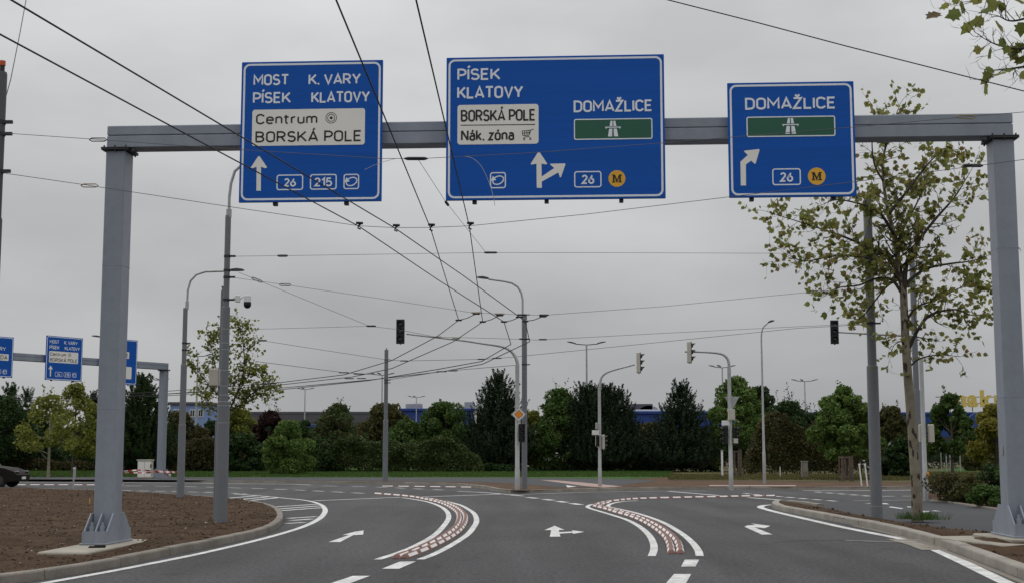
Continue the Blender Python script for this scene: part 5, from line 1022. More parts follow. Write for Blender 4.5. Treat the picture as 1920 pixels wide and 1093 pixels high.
# ------------------------------------------------------------------ vegetation
def unit(v): return v / np.maximum(1e-9, np.linalg.norm(v, axis=1, keepdims=True))
def leaf_quads(rng, c, size, aspect=.6, up=.5, axis=None, jit=.6):
    n = len(c); nr = rng.normal(size=(n, 3)); nr[:, 2] += up; nr = unit(nr)
    t = rng.normal(size=(n, 3)) if axis is None else axis + rng.normal(size=(n, 3)) * jit
    t = unit(t - nr * np.sum(t * nr, axis=1, keepdims=True)); b = np.cross(nr, t); s = size.reshape(-1, 1)
    v = np.stack([c - t * s * .5, c + b * s * aspect * .5 + nr * s * .06, c + t * s * .5, c - b * s * aspect * .5 + nr * s * .06], axis=1).reshape(-1, 3)
    f = np.arange(4 * n, dtype=np.int32).reshape(-1, 4); return v, f
LEAFSETS = {
 'dark': leaf_mat('leaf_dark_green', [(0.022, 0.043, 0.015), (0.035, 0.065, 0.021), (0.056, 0.094, 0.030)]),
 'mid': leaf_mat('leaf_mid_green', [(0.041, 0.078, 0.019), (0.070, 0.124, 0.030), (0.115, 0.169, 0.047)]),
 'bright': leaf_mat('leaf_bright_green', [(0.061, 0.115, 0.024), (0.108, 0.176, 0.041), (0.176, 0.243, 0.068)]),
 'yellow': leaf_mat('leaf_lime', [(.10, .125, .022), (.18, .20, .038), (.30, .30, .065)], .4),
 'oldyellow': leaf_mat('leaf_yellow_green', [(0.081, 0.095, 0.019), (0.155, 0.162, 0.034), (0.270, 0.257, 0.061)], .3),
 'olive': leaf_mat('leaf_olive', [(0.043, 0.051, 0.019), (0.081, 0.084, 0.030), (0.135, 0.115, 0.041)]),
 'brown': leaf_mat('leaf_brown_green', [(.040, .048, .018), (.072, .072, .028), (.12, .085, .036)]),
 'oldbrown': leaf_mat('leaf_brown_olive', [(0.041, 0.043, 0.018), (0.074, 0.061, 0.027), (0.135, 0.074, 0.038)]),
 'maroon': leaf_mat('leaf_maroon', [(0.020, 0.011, 0.011), (0.039, 0.018, 0.018), (0.061, 0.026, 0.024)]),
 'rowan': leaf_mat('leaf_rowan', [(0.038, 0.061, 0.022), (0.068, 0.097, 0.032), (0.108, 0.135, 0.041)]),
 'pine': leaf_mat('needle_dark', [(0.014, 0.027, 0.013), (0.023, 0.042, 0.019), (0.040, 0.063, 0.027)], .05),
 'plane': leaf_mat('leaf_plane', [(.14, .165, .043), (.235, .25, .066), (.31, .315, .09), (.22, .155, .063)], .48),
 'goldgreen': leaf_mat('leaf_gold_lime', [(.13, .14, .026), (.21, .20, .04), (.32, .27, .05)], .35),
 'oldgold': leaf_mat('leaf_gold_green', [(0.121, 0.135, 0.027), (0.203, 0.189, 0.041), (0.324, 0.257, 0.047)], .3)}
def back(Y): return Y * 1.1 if Y > 88.5 else Y      # the belt stands behind a grass strip about 20 m deep
def profile(shape, f):      # crown half width at height fraction f (0 bottom .. 1 top)
    if shape == 'cone': return max(.06, (1 - f) ** .85) * (.75 + .25 * min(1, f * 8))
    if shape == 'dome': return math.sqrt(max(0, 1 - f * f)) * (.9 + .1 * min(1, f * 5))
    if shape == 'column': return math.sin(math.pi * min(1, .12 + .85 * f)) ** .45
    if shape == 'egg': return math.sin(math.pi * (f * .86 + .14) ** .75) ** .7
    return math.sin(math.pi * (.06 + .92 * f)) ** .6      # round
def crown_pts(rng, h0, h1, hw, shape, n, K, lobe=.32, depth=1.0, shell=.5):
    P = []; S = []; wts = []
    for i in range(K):
        f = (i + rng.random()) / K; pr = profile(shape, f) * hw; a = rng.random() * 2 * math.pi; rr_ = pr * (.35 + .6 * math.sqrt(rng.random()))
        lr = hw * lobe * (.45 + 1.1 * rng.random() ** 1.5); rr_ *= 1 + .22 * mn.noise((math.cos(a) * 1.3 + n * .37, math.sin(a) * 1.3, f * 2.6)); P.append((math.cos(a) * max(0, rr_ - lr * .2), math.sin(a) * max(0, rr_ - lr * .2) * depth, h0 + (h1 - h0) * f)); S.append((lr, lr * .8 * (1 if shape != 'column' else 1.3)))
    P = np.array(P); S = np.array(S); w_ = S[:, 0] ** 2; idx = rng.choice(K, size=n, p=w_ / w_.sum())
    d = unit(rng.normal(size=(n, 3))); r = (shell + (1 - shell) * rng.random((n, 1)) ** .5)
    off = d * r * np.stack([S[idx, 0], S[idx, 0], S[idx, 1]], axis=1); p = P[idx] + off
    p[:, 2] = np.maximum(p[:, 2], h0 * .5 + .02); p[:, 2] = np.minimum(p[:, 2], h1 + .25 * rng.random(n)); return p, P
def trunk_mesh(parent, lobes, h, r, m, seed, forks=7, lean=0):
    rng = random.Random(seed); mb = MB(); pts = [Vector((lean * f * .3 + rng.uniform(-.04, .04) * f, rng.uniform(-.04, .04) * f, h * f)) for f in (0, .15, .35, .55, .75, .92)]
    mb.tube(pts, [r * 1.25, r, r * .85, r * .62, r * .4, r * .15], 9)
    for i in range(forks):
        L = lobes[rng.randrange(len(lobes))]; z0 = min(h * .6, max(h * .15, L[2] - .35 * math.hypot(L[0], L[1]) - .3)); s = Vector((0, 0, z0)); e = Vector(L); m_ = s.lerp(e, .5) + Vector((0, 0, -.12)); mb.tube([s, m_, e], [r * .4, r * .26, r * .1], 6)
    return mb.build('trunk', m, parent)
def broadleaf(name, label, px, hwpx, ytop, Y, cb, lk, shape, n=7000, K=26, seed=1, size=.2, lobe=.34, bark=BROWNBARK, tr=.09, group=None, cat='tree', depth=1.0, extra=None, forks=7):
    Y = back(Y); rng = np.random.default_rng(seed); x = A(px, 850, Y).x; h = zof(ytop, Y) - .12; hw = hwpx * Y / FPX * 1.1; n = int(n * 2.0); K = int(K * 2.2); lobe *= .78; t = thing(name, label, cat, (x, Y, .12), 0, group)
    p, L = crown_pts(rng, h * cb, h * .96, hw, shape, n, K, lobe, depth); v, f = leaf_quads(rng, p, size * (.6 + .8 * rng.random(n)), .62, .5)
    np_mesh('crown', v, f, LEAFSETS[lk], t); trunk_mesh(t, L, h * .9, tr, bark, seed, forks)
    (extra or shoots(12, lk, .42, .55))(t, rng, p, h, hw)
    return t
def shoots(n, lk, ln=.5, top=.55):      # upright leafy shoots breaking the outline
    def f(t, rng, p, h, hw):
        sel = p[p[:, 2] > h * top]; sel = sel[rng.choice(len(sel), n)]; cs = []; mb = MB()
        for q in sel:
            d = Vector((rng.normal() * .25, rng.normal() * .25, 1)).normalized(); L = ln * (.5 + rng.random()); mb.tube([Vector(q), Vector(q) + d * L], [.015, .006], 4, cap=False)
            for k in range(9): e = Vector(q) + d * L * (.25 + .8 * k / 9); cs.append((e.x + rng.normal() * .06, e.y + rng.normal() * .06, e.z))
        cs = np.array(cs); v, ff = leaf_quads(rng, cs, .16 * (.6 + .8 * rng.random(len(cs))), .6, .2); np_mesh('shoots', v, ff, LEAFSETS[lk], t)['kind'] = 'stuff'
    return f
def berries(t, rng, p, h, hw):
    sel = p[(p[:, 2] > h * .45) & (p[:, 2] < h * .78) & (p[:, 1] < 0)]; sel = sel[rng.choice(len(sel), 34)]; c = np.repeat(sel, 16, axis=0) + rng.normal(size=(34 * 16, 3)) * .07
    v, f = leaf_quads(rng, c, np.full(len(c), .08), .9, .2); np_mesh('berries', v, f, leaf_mat('berry_red', [(.13, .025, .015), (.20, .035, .02)], .05), t)['kind'] = 'stuff'
def pine(name, label, px, hwpx, ytop, Y, seed, n_b=9, levels=13, tops=1, group=None, lk='pine', spread=0.8, tuft=.42):
    Y = back(Y); rng = np.random.default_rng(seed); x = A(px, 850, Y).x; h = (zof(ytop, Y) - .12) * .96; hw = hwpx * Y / FPX * 1.3; n_b = int(n_b * 1.75); levels += 4; t = thing(name, label, 'tree', (x, Y, .12), 0, group); wood = MB(); C = []; AX = []; TS = []
    stems = [(0, 0, h)] if tops == 1 else [(rng.uniform(-.6, .6) * hw, rng.uniform(-.3, .3) * hw, h * rng.uniform(.84, 1)) for _ in range(tops)]
    for sx, sy, sh in stems:
        w_ = hw if tops == 1 else hw * .62; wood.tube([(sx * .2, sy * .2, 0), (sx * .7, sy * .7, sh * .4), (sx, sy, sh * .97)], [.14 if tops == 1 else .1, .09, .02], 8)
        for lv in range(levels):
            f = .04 + .93 * lv / (levels - 1); z = sh * f; rad = w_ * max(.07, (1 - f) ** spread); nb = max(4, int(n_b * (1.15 - f * .6)))
            for b in range(nb):
                a = 2 * math.pi * (b + rng.random()) / nb; L = rad * (.62 + .5 * rng.random()); d = Vector((math.cos(a), math.sin(a), 0)); q = Vector((sx * min(1, .2 + f), sy * min(1, .2 + f), z)); tip = q + d * L + Vector((0, 0, .22 * L))
                wood.tube([q, q + d * L * .6 + Vector((0, 0, .03)), tip], [.028, .018, .008], 4, cap=False)
                for k in range(max(2, int(L / .28))):
                    u = 1 - k * .28 / max(L, .3); side = Vector((-d.y, d.x, 0)) * rng.normal() * .16 * (1 + k * .35); c = q.lerp(tip, max(.1, u)) + side; C.append(c); AX.append((d * (.35 + .25 * rng.random()) + Vector((rng.normal() * .12, rng.normal() * .12, 1))).normalized()); TS.append(1.75 if k == 0 else .85)
        for _ in range(5): C.append(Vector((sx + rng.normal() * .05, sy + rng.normal() * .05, sh * (.9 + .07 * rng.random())))); AX.append(Vector((rng.normal() * .12, rng.normal() * .12, 1)).normalized()); TS.append(1.6)
    C = np.array([tuple(c) for c in C]); AX = np.array([tuple(a) for a in AX]); m_ = 36; n = len(C) * m_; u = rng.random((n, 1)); ci = np.repeat(C, m_, axis=0); ai = np.repeat(AX, m_, axis=0); tl = tuft * np.repeat(np.array(TS).reshape(-1, 1), m_, axis=0) * (.7 + .6 * np.repeat(rng.random((len(C), 1)), m_, axis=0))
    perp = rng.normal(size=(n, 3)); perp = unit(perp - ai * np.sum(perp * ai, axis=1, keepdims=True)); c = ci + ai * tl * u + perp * (.03 + .06 * (1 - u)); v, f = leaf_quads(rng, c, .2 * (.7 + .6 * rng.random(n)), .3, 0, ai * .8 + perp * .55, .15)
    np_mesh('needles', v, f, LEAFSETS[lk], t); wood.build('trunk', BROWNBARK, t); return t
def hedge(name, label, px0, px1, top, bot_y, Y, lk, n, seed, depth=1.6, size=.17, cat='hedge', wav=.25):
    Y = back(Y); rng = np.random.default_rng(seed); xa, xb = A(px0, 850, Y).x, A(px1, 850, Y).x; t = thing(name, label, cat, ((xa + xb) / 2, Y, .12)); W_ = xb - xa; u = rng.random(n); zt = np.interp(u, np.linspace(0, 1, len(top)), [zof(q, Y) - .12 for q in top]); bump = 1 + wav * 1.3 * np.array([mn.noise((uu * W_ * .45, 3.3, seed)) + .7 * abs(mn.noise((uu * W_ * 1.2, 9.3, seed))) for uu in u])
    zt = zt * bump * np.clip(np.minimum(u, 1 - u) * W_ / 1.3, .05, 1) ** .5; g = rng.random(n) ** .6; z = zt * g; yy = (rng.random(n) - .5) * depth * (1 - .35 * g ** 3); face = rng.random(n) < .6; yy = np.where(face, -depth / 2 * (1 - .45 * g ** 4) + rng.normal(size=n) * .09 + .55 * np.array([mn.noise((a * W_ * .9, b * 1.1, seed + 2)) for a, b in zip(u, z)]), yy)
    c = np.stack([(u - .5) * W_, yy, np.maximum(.03, z + rng.normal(size=n) * .05)], axis=1); v, f = leaf_quads(rng, c, size * (.6 + .8 * rng.random(n)), .6, .5); o = np_mesh('foliage', v, f, LEAFSETS[lk], t)
    mb = MB(); r2 = random.Random(seed)
    for i in range(max(4, int(W_ / .8))): x = -W_ / 2 + W_ * (i + r2.random()) / max(4, int(W_ / .8)); mb.tube([(x, 0, -.05), (x + r2.uniform(-.2, .2), r2.uniform(-.2, .2), .7 * float(np.mean(zt)))], [.04, .015], 5)
    mb.build('stems', BROWNBARK, t); return t
# behind the left signs
broadleaf('dark_tree', 'dark green broad tree below the sign cut by the picture edge', -8, 70, 742, 92, .12, 'dark', 'round', 9000, 34, 11)
pine('young_conifer', 'small conifer top poking up beside the cut off sign', 16, 26, 722, 98, 12, 6, 12, lk='dark')
pine('young_conifer', 'short dark conifer between the cut off sign and the yellow green tree', 47, 24, 733, 100, 13, 6, 10, lk='dark')
broadleaf('dark_tree', 'dense dark tree behind the yellow green tree', 55, 60, 770, 95, .1, 'dark', 'dome', 8000, 30, 14)
broadleaf('yellow_green_tree', 'yellow green tree below the distant gantry sign', 138, 46, 716, 88, .22, 'yellow', 'egg', 2300, 24, 15, .2, extra=shoots(14, 'yellow', .6))
broadleaf('dark_tree', 'dark tree filling the gap before the near gantry column', 185, 38, 770, 94, .05, 'dark', 'round', 6000, 24, 16)
pine('young_conifer', 'narrow dark conifer just outside the near gantry column', 173, 20, 737, 97, 17, 6, 12)
pine('fir_tree', 'tall dark fir between the near gantry column and the distant gantry column', 262, 58, 703, 90, 18, 11, 19, lk='dark', spread=.7, tuft=.34)
broadleaf('yellow_green_tree', 'open yellow green young tree with pale forked trunk by the far kerb', 92, 56, 742, 80, .36, 'yellow', 'egg', 1000, 22, 19, .2, .34, BARK, .08, extra=shoots(10, 'yellow', .8, .6))
hedge('hedge', 'low reddish hedge behind the grass left of the near gantry column', -40, 190, [862, 860, 862, 866, 862], 890, 93, 'brown', 9000, 20)
broadleaf('round_shrub', 'round olive shrub in front of the pale blue house', 336, 44, 772, 96, .02, 'olive', 'dome', 7000, 26, 21, cat='shrub')
broadleaf('round_shrub', 'reddish brown shrub between the slender pole and the thick pole', 372, 34, 803, 92, .02, 'brown', 'dome', 5000, 20, 22, cat='shrub')
broadleaf('round_shrub', 'dark green shrub touching the thick stepped pole', 402, 34, 790, 94, .02, 'dark', 'dome', 5000, 20, 23, cat='shrub')
hedge('shrub_belt', 'dark shrub belt at the foot of the distant gantry column', 240, 445, [850, 846, 838, 830, 836], 890, 91, 'brown', 9000, 24, 2.0, cat='shrubs')
broadleaf('yellow_green_shrub', 'tall yellow green shrub showing past the thick stepped pole', 452, 44, 768, 95, .02, 'yellow', 'round', 6000, 24, 25, cat='shrub')
broadleaf('dark_shrub', 'dark green shrub below the tall yellow green shrub', 455, 42, 815, 90, .02, 'dark', 'dome', 6000, 22, 251, cat='shrub')
broadleaf('purple_tree', 'dark purple leaved tree with a twiggy top', 503, 30, 768, 93, .03, 'maroon', 'round', 5500, 24, 26, extra=shoots(18, 'maroon', .55, .7))
broadleaf('light_green_shrub', 'light green shrub reaching down to the grass', 540, 46, 791, 87, .01, 'bright', 'egg', 7500, 30, 27, .16, cat='shrub')
broadleaf('round_shrub', 'small dark clipped crown before the grey hall', 572, 20, 786, 110, .3, 'dark', 'round', 3000, 14, 28, cat='shrub')
broadleaf('rowan_tree', 'rowan tree with clusters of red berries', 634, 52, 756, 91, .12, 'rowan', 'egg', 7000, 28, 29, .17, extra=lambda t, r, p, h, hw: (berries(t, r, p, h, hw), shoots(16, 'olive', .5, .7)(t, r, p, h, hw)))
broadleaf('dark_shrub', 'dark shadowy shrub under the rowan tree', 598, 44, 826, 89, .01, 'dark', 'dome', 6000, 24, 30, cat='shrub')
broadleaf('olive_tree', 'dark olive broad tree behind the stepped post', 718, 54, 757, 97, .1, 'olive', 'dome', 8000, 32, 31)
broadleaf('yellow_green_shrub', 'yellowish rounded shrub just past the stepped post', 765, 44, 785, 93, .05, 'mid', 'dome', 6500, 26, 32, cat='shrub')
broadleaf('dome_tree', 'dome shaped dense green tree in front of the blue store', 836, 62, 754, 94, .1, 'mid', 'dome', 10000, 42, 33, .19, .28)
hedge('hedge', 'long low dark green hedge between the rowan and the tall pine', 560, 908, [836, 832, 826, 834, 830, 828, 836, 842], 890, 89, 'rowan', 30000, 34, 2.2, .16, wav=.4)
pine('pine_tree', 'tall dense pine just before the central lamp pole', 934, 64, 700, 92, 35, 11, 17, spread=.74)
hedge('hedge', 'low dark bramble bank at the foot of the tall pine', 872, 1010, [874, 868, 872, 876], 890, 90, 'dark', 5000, 36, 2.0)
broadleaf('leafy_tree', 'tall leafy green tree beyond the central lamp pole', 1052, 58, 727, 93, .06, 'mid', 'egg', 9500, 36, 37, .21, .3, extra=shoots(22, 'mid', .7, .7))
broadleaf('yellow_green_shrub', 'yellow green shrub leaning out behind the central lamp pole', 1002, 34, 770, 96, .1, 'yellow', 'round', 4500, 22, 38, cat='shrub')
pine('pine_tree', 'broad many topped pine behind the slanting signal arm', 1140, 84, 722, 92, 39, 9, 13, tops=6, spread=.78)
hedge('hedge', 'dark undergrowth below the leafy tree and broad pine', 1000, 1345, [872, 868, 860, 868, 862, 858, 866], 890, 93, 'dark', 12000, 40, 2.4)
broadleaf('olive_shrub', 'olive shrub in front of the blue store with rooflights', 1226, 40, 793, 95, .02, 'olive', 'dome', 6000, 24, 41, cat='shrub')
pine('pine_tree', 'pointed dark pine standing alone between the blue store walls', 1278, 64, 720, 91, 42, 10, 16, spread=.88)
broadleaf('maple_tree', 'bright green maple behind the mast with the triangle sign', 1384, 58, 704, 93, .12, 'bright', 'egg', 9500, 40, 43, .22, .28, extra=shoots(8, 'bright', .5, .8))
broadleaf('dark_tree', 'dark tree tucked behind the bright green maple', 1428, 40, 722, 100, .1, 'dark', 'egg', 6000, 24, 44)
broadleaf('twiggy_shrub', 'tall twiggy shrub with upright shoots beyond the slim lamp', 1478, 46, 752, 95, .05, 'dark', 'round', 6500, 26, 45, cat='shrub', extra=shoots(34, 'dark', 1.1, .7))
broadleaf('dark_shrub', 'dark shrub filling the gap before the guarded maple', 1528, 40, 772, 97, .02, 'dark', 'round', 6000, 24, 46, cat='shrub', extra=shoots(10, 'dark', .7, .8))
hedge('shrub_belt', 'mixed brown and olive shrubbery between the bent arm mast and the thickest pole', 1395, 1650, [800, 792, 806, 800, 812, 790, 800], 892, 88, 'brown', 24000, 47, 2.4, .16, cat='shrubs', wav=.5)
broadleaf('maple_tree', 'light green young maple rising from the wooden guard', 1586, 60, 723, 72, .26, 'bright', 'egg', 6500, 32, 48, .2, .27, extra=shoots(6, 'bright', .4, .8))
broadleaf('olive_shrub', 'olive brown shrub seen just beyond the thickest pole', 1672, 46, 762, 92, .02, 'olive', 'dome', 7000, 28, 49, cat='shrub', extra=shoots(8, 'olive', .7, .8))
broadleaf('dark_shrub', 'low dark evergreen shrub between the thickest pole and the plane trunk', 1688, 36, 826, 80, .01, 'dark', 'dome', 6500, 26, 50, cat='shrub')
broadleaf('lawn_tree', 'small dark green tree on the lawn before the yellow letters', 1785, 43, 740, 76, .33, 'mid', 'egg', 6500, 30, 51, .17, .3, extra=shoots(8, 'mid', .5, .8))
broadleaf('yellow_green_tree', 'yellow tinged tree touching the gantry column below the letters', 1868, 46, 760, 84, .18, 'goldgreen', 'egg', 5500, 26, 52, .2)
broadleaf('olive_shrub', 'rounded olive shrub on the far lawn below the oval sign', 1832, 36, 815, 96, .02, 'olive', 'dome', 5000, 20, 53, cat='shrub')
hedge('hedge', 'dark hedge closing the view behind the lawn', 1690, 2100, [838, 832, 840, 830, 836], 890, 108, 'dark', 16000, 54, 2.0)
hedge('tree_belt', 'dark tree belt closing the gaps below the grey hall', 420, 905, [804, 798, 806, 798, 792, 798, 794, 800], 890, 112, 'dark', 30000, 55, 2.4, .26, cat='trees', wav=.12)
hedge('tree_belt', 'dark tree belt closing the gaps between the pines', 985, 1345, [812, 804, 808, 802, 812, 806], 890, 112, 'olive', 22000, 56, 2.4, .26, cat='trees', wav=.12)
hedge('tree_belt', 'olive tree belt below the store behind the slim lamp', 1330, 1720, [800, 806, 798, 804, 800, 806], 890, 112, 'olive', 24000, 57, 2.4, .26, cat='trees', wav=.14)
hedge('tree_belt', 'dark tree belt behind the sign cut by the picture edge', -60, 330, [796, 788, 800, 794, 798], 890, 112, 'dark', 24000, 58, 2.4, .26, cat='trees', wav=.14)
# shrub bed beside the cycle path
def bed_shrub(label, px, py, hw, h, lk, seed, n=3500):
    b = G(px, py, .05); rng = np.random.default_rng(seed); t = thing('bed_shrub', label, 'shrub', (b.x, b.y, .05), 0, 'shrubs in the bed by the cycle path'); p, L = crown_pts(rng, .05, h, hw, 'dome', n, 22, .36); v, f = leaf_quads(rng, p, .085 * (.6 + .8 * rng.random(n)), .6, .5); np_mesh('foliage', v, f, LEAFSETS[lk], t); trunk_mesh(t, L, h * .8, .03, BROWNBARK, seed, 9)
bed_shrub('brownish low shrub at the tip of the planted bed', 1776, 938, .75, .78, 'brown', 61); bed_shrub('dark green shrub in the middle of the planted bed', 1822, 941, .62, .75, 'olive', 62); bed_shrub('leafy green shrub against the gantry column in the planted bed', 1862, 941, .7, 1.05, 'dark', 63); bed_shrub('low green shrub at the bed kerb', 1850, 948, .5, .5, 'mid', 64); bed_shrub('tall shrub hidden behind the gantry column', 1905, 944, .8, 1.2, 'mid', 65)

# plane trees with open crowns
def leaf_shape():      # five lobed leaf outline in xy, stem at origin pointing +x
    pts = [(0, 0), (.02, .28), (.18, .30), (.20, .52), (.40, .36), (.58, .44), (.66, .22), (1.0, .0), (.66, -.22), (.58, -.44), (.40, -.36), (.20, -.52), (.18, -.30), (.02, -.28)]
    ctr = (.42, 0, .05); vs = [ctr] + [(x, y, -.10 * abs(y) + .03 * math.sin(5 * x)) for x, y in pts]; n = len(pts)
    return np.array(vs), [(0, i + 1, (i + 1) % n + 1) for i in range(n)]
LV, LF = leaf_shape()
def plane_tree(label, base, trunk, limbs, leaf_size, n_twig, seed, singles=0, twr=.35, lk='plane', trunk_r=(.14, .1), leaf_p=1.0, bark=PATCHBARK, group='plane trees'):
    rng = random.Random(seed); nrng = np.random.default_rng(seed); t = thing('plane_tree', label, 'tree', base, 0, group); b = Vector(base); rel_ = lambda P: [Vector(p) - b for p in P]
    tp = catmull(rel_(trunk), 6); k = MB(); n = len(tp); k.tube(tp, [trunk_r[0] + (trunk_r[1] - trunk_r[0]) * (i / (n - 1)) ** .8 for i in range(n)], 14); k.build('trunk', bark, t)
    tw = MB(); spots = []
    def twig(s, d, L, r, lvl):
        pts = [s]; dd = d.copy(); m = 4
        for i in range(m): dd = (dd + Vector((rng.gauss(0, .22), rng.gauss(0, .22), rng.gauss(.06, .2)))).normalized(); pts.append(pts[-1] + dd * L / m)
        tw.tube(pts, [r, r * .8, r * .62, r * .45, r * .25], 5 if r > .01 else 4, cap=False)
        if lvl > 0:
            for i in range(rng.randint(3, 5)):
                j = rng.randint(1, m); sd = (pts[j] - pts[j - 1]).normalized(); q = sd.orthogonal().normalized(); q.rotate(Matrix.Rotation(rng.uniform(0, 6.28), 3, sd)); twig(pts[j], (sd * .75 + q * .8).normalized(), L * rng.uniform(.35, .65), r * .55, lvl - 1)
        for j in range(1, m + 1):
            if rng.random() < leaf_p * (.75 if lvl == 0 else .45): spots.append((pts[j], (pts[j] - pts[j - 1]).normalized()))
    for pts, r0, r1, dens in limbs:
        P = catmull(rel_(pts), 6); n = len(P); k = MB(); k.tube(P, [r0 + (r1 - r0) * i / (n - 1) for i in range(n)], 8); k.build('limb', bark if r0 > .07 else TWIG, t)
        L = sum((q - p).length for p, q in zip(P, P[1:])); cnt = int(L * n_twig * dens)
        for i in range(cnt):
            u = .12 + .88 * (i + rng.random()) / cnt; j = min(n - 2, int(u * (n - 1))); s = P[j].lerp(P[j + 1], u * (n - 1) - j); sd = (P[j + 1] - P[j]).normalized(); q = sd.orthogonal().normalized(); q.rotate(Matrix.Rotation(rng.uniform(0, 6.28), 3, sd))
            twig(s, (sd * rng.uniform(.3, .8) + q + Vector((0, 0, .15))).normalized(), twr * rng.uniform(.6, 1.7), max(.006, (r0 + (r1 - r0) * u) * .4), 1)
        twig(P[-1], (P[-1] - P[-2]).normalized(), twr * 1.3, r1, 1)
    tw.build('twigs', TWIG, t, smooth=60)['kind'] = 'stuff'; rng.shuffle(spots); crown = None
    def frame(p, d):
        hang = Vector((d.x + rng.gauss(0, .6), d.y + rng.gauss(0, .6), rng.gauss(-.25, .6))).normalized(); nz_ = Vector((rng.gauss(0, 1), rng.gauss(0, 1) - .2, rng.gauss(.5, .8))); y = nz_.cross(hang).normalized(); z = hang.cross(y); return hang, y, z
    rest = spots[singles:]; vs = []; fs = []
    for p, d in rest:
        x, y, z = frame(p, d); s = leaf_size * rng.uniform(.55, 1.15); M_ = np.array([x, y, z]) * s; o = len(vs) * len(LV); vs.append(LV @ M_ + np.array(p)); fs += [(a + o, b_ + o, c + o) for a, b_, c in LF]
    crown = np_mesh('crown', np.concatenate(vs), np.array(fs, dtype=np.int32), LEAFSETS[lk], t, loops=3)
    if singles:
        crown['kind'] = 'stuff'; me = bpy.data.meshes.new('leaf'); me.from_pydata([tuple(v) for v in LV], [], LF); cols = [leaf_mat('leaf_plane_a', [(.15, .18, .048), (.17, .20, .054)], .35), leaf_mat('leaf_plane_b', [(.24, .26, .07), (.26, .275, .08)], .35), leaf_mat('leaf_plane_c', [(.12, .085, .035), (.13, .09, .035)], .3)]; mes = []
        for c in cols: m2 = me.copy(); m2.materials.append(c); mes.append(m2)
        for p, d in spots[:singles]:
            x, y, z = frame(p, d); s = leaf_size * rng.uniform(.7, 1.25); o = link('leaf', mes[rng.choices((0, 1, 2), (5, 4, 1))[0]], t); o.matrix_basis = Matrix.Translation(p) @ Matrix((x, y, z)).transposed().to_4x4() @ Matrix.Diagonal((s, s, s, 1))
    return t
tb = G(1720, 972, .08); YT = tb.y
def TP(pxs, dys): return [A(x, y, YT + d) for (x, y), d in zip(pxs, dys if isinstance(dys, (list, tuple)) else [dys * i / (len(pxs) - 1) for i in range(len(pxs))])]
plane_tree('plane tree with patchy pale trunk and sparse leaves beside the thickest pole', (tb.x, tb.y, tb.z - .06), [tb - Vector((0, 0, .06)), A(1717, 900, YT), A(1710, 800, YT), A(1702, 700, YT), A(1697, 620, YT), A(1694, 545, YT)],
    [(TP([(1694, 548), (1684, 490), (1676, 440), (1662, 380), (1655, 310), (1668, 250), (1688, 195)], .3), .075, .008, 1.0), (TP([(1695, 545), (1700, 495), (1720, 455), (1755, 410), (1790, 370), (1818, 325)], -.5), .065, .008, 1.1), (TP([(1690, 520), (1660, 480), (1620, 460), (1570, 440), (1510, 420), (1440, 398)], .5), .05, .006, 1.2),
     (TP([(1690, 530), (1665, 500), (1630, 485), (1570, 480), (1510, 490), (1480, 480)], -.8), .045, .006, 1.1), (TP([(1690, 548), (1672, 525), (1645, 522), (1610, 535), (1570, 540), (1545, 555)], -.3), .04, .006, 1.0), (TP([(1700, 530), (1735, 505), (1780, 495), (1820, 490), (1850, 480)], .6), .04, .006, 1.0),
     (TP([(1701, 660), (1720, 620), (1745, 590), (1790, 580), (1820, 590), (1856, 588)], -.5), .045, .006, .9), (TP([(1700, 600), (1720, 575), (1760, 560), (1800, 540), (1840, 535)], .9), .035, .006, 1.0), (TP([(1702, 690), (1725, 672), (1760, 665), (1800, 668)], .3), .025, .006, .8), (TP([(1698, 650), (1690, 640), (1678, 645), (1670, 660)], -.4), .02, .005, .7),
     (TP([(1676, 440), (1650, 400), (1620, 385), (1570, 375), (1540, 385)], -1.0), .04, .006, 1.1), (TP([(1668, 400), (1700, 360), (1730, 320), (1760, 290), (1800, 280)], .9), .04, .006, 1.0), (TP([(1656, 340), (1640, 310), (1635, 265), (1640, 215)], -.3), .03, .006, .7), (TP([(1684, 490), (1690, 440), (1720, 380), (1740, 340)], 1.4), .04, .006, 1.0), (TP([(1690, 520), (1660, 540), (1620, 590), (1600, 600)], 1.2), .03, .006, .8)],
    .14, 11, 71, singles=300, twr=.42, trunk_r=(.132, .085), leaf_p=.72)
pb = Vector((7.6 * 1.02, 15.2, .1)); yy = 16.2
plane_tree('plane tree outside the frame whose bare branches hang into the upper picture corner', (9.6, 16.6, .1), [Vector((9.6, 16.6, .05)), Vector((9.55, 16.6, 2)), Vector((9.6, 16.5, 4.2)), Vector((9.5, 16.5, 6.2))],
    [([Vector((9.55, 16.5, 5.0)), A(2060, 100, 16.4), A(1960, 118, 16.3), A(1905, 128, 16.2), A(1865, 132, 16.2)], .03, .005, .9), ([Vector((9.5, 16.5, 5.6)), A(2060, 60, 16.3), A(1970, 80, 16.0), A(1910, 92, 15.9), A(1868, 84, 15.9), A(1840, 70, 15.9)], .03, .004, 1.0), ([Vector((9.5, 16.5, 6.0)), A(2050, 10, 16.2), A(1960, 25, 16.1), A(1900, 40, 16.1), A(1870, 30, 16.1)], .03, .005, 1.2), ([Vector((9.5, 16.5, 6.1)), A(2040, -60, 16.4), A(1930, -30, 16.2), A(1870, -8, 16.2), A(1812, 4, 16.2)], .025, .004, .8)],
    .19, 4.0, 77, singles=24, twr=.30, trunk_r=(.16, .1), leaf_p=.09)
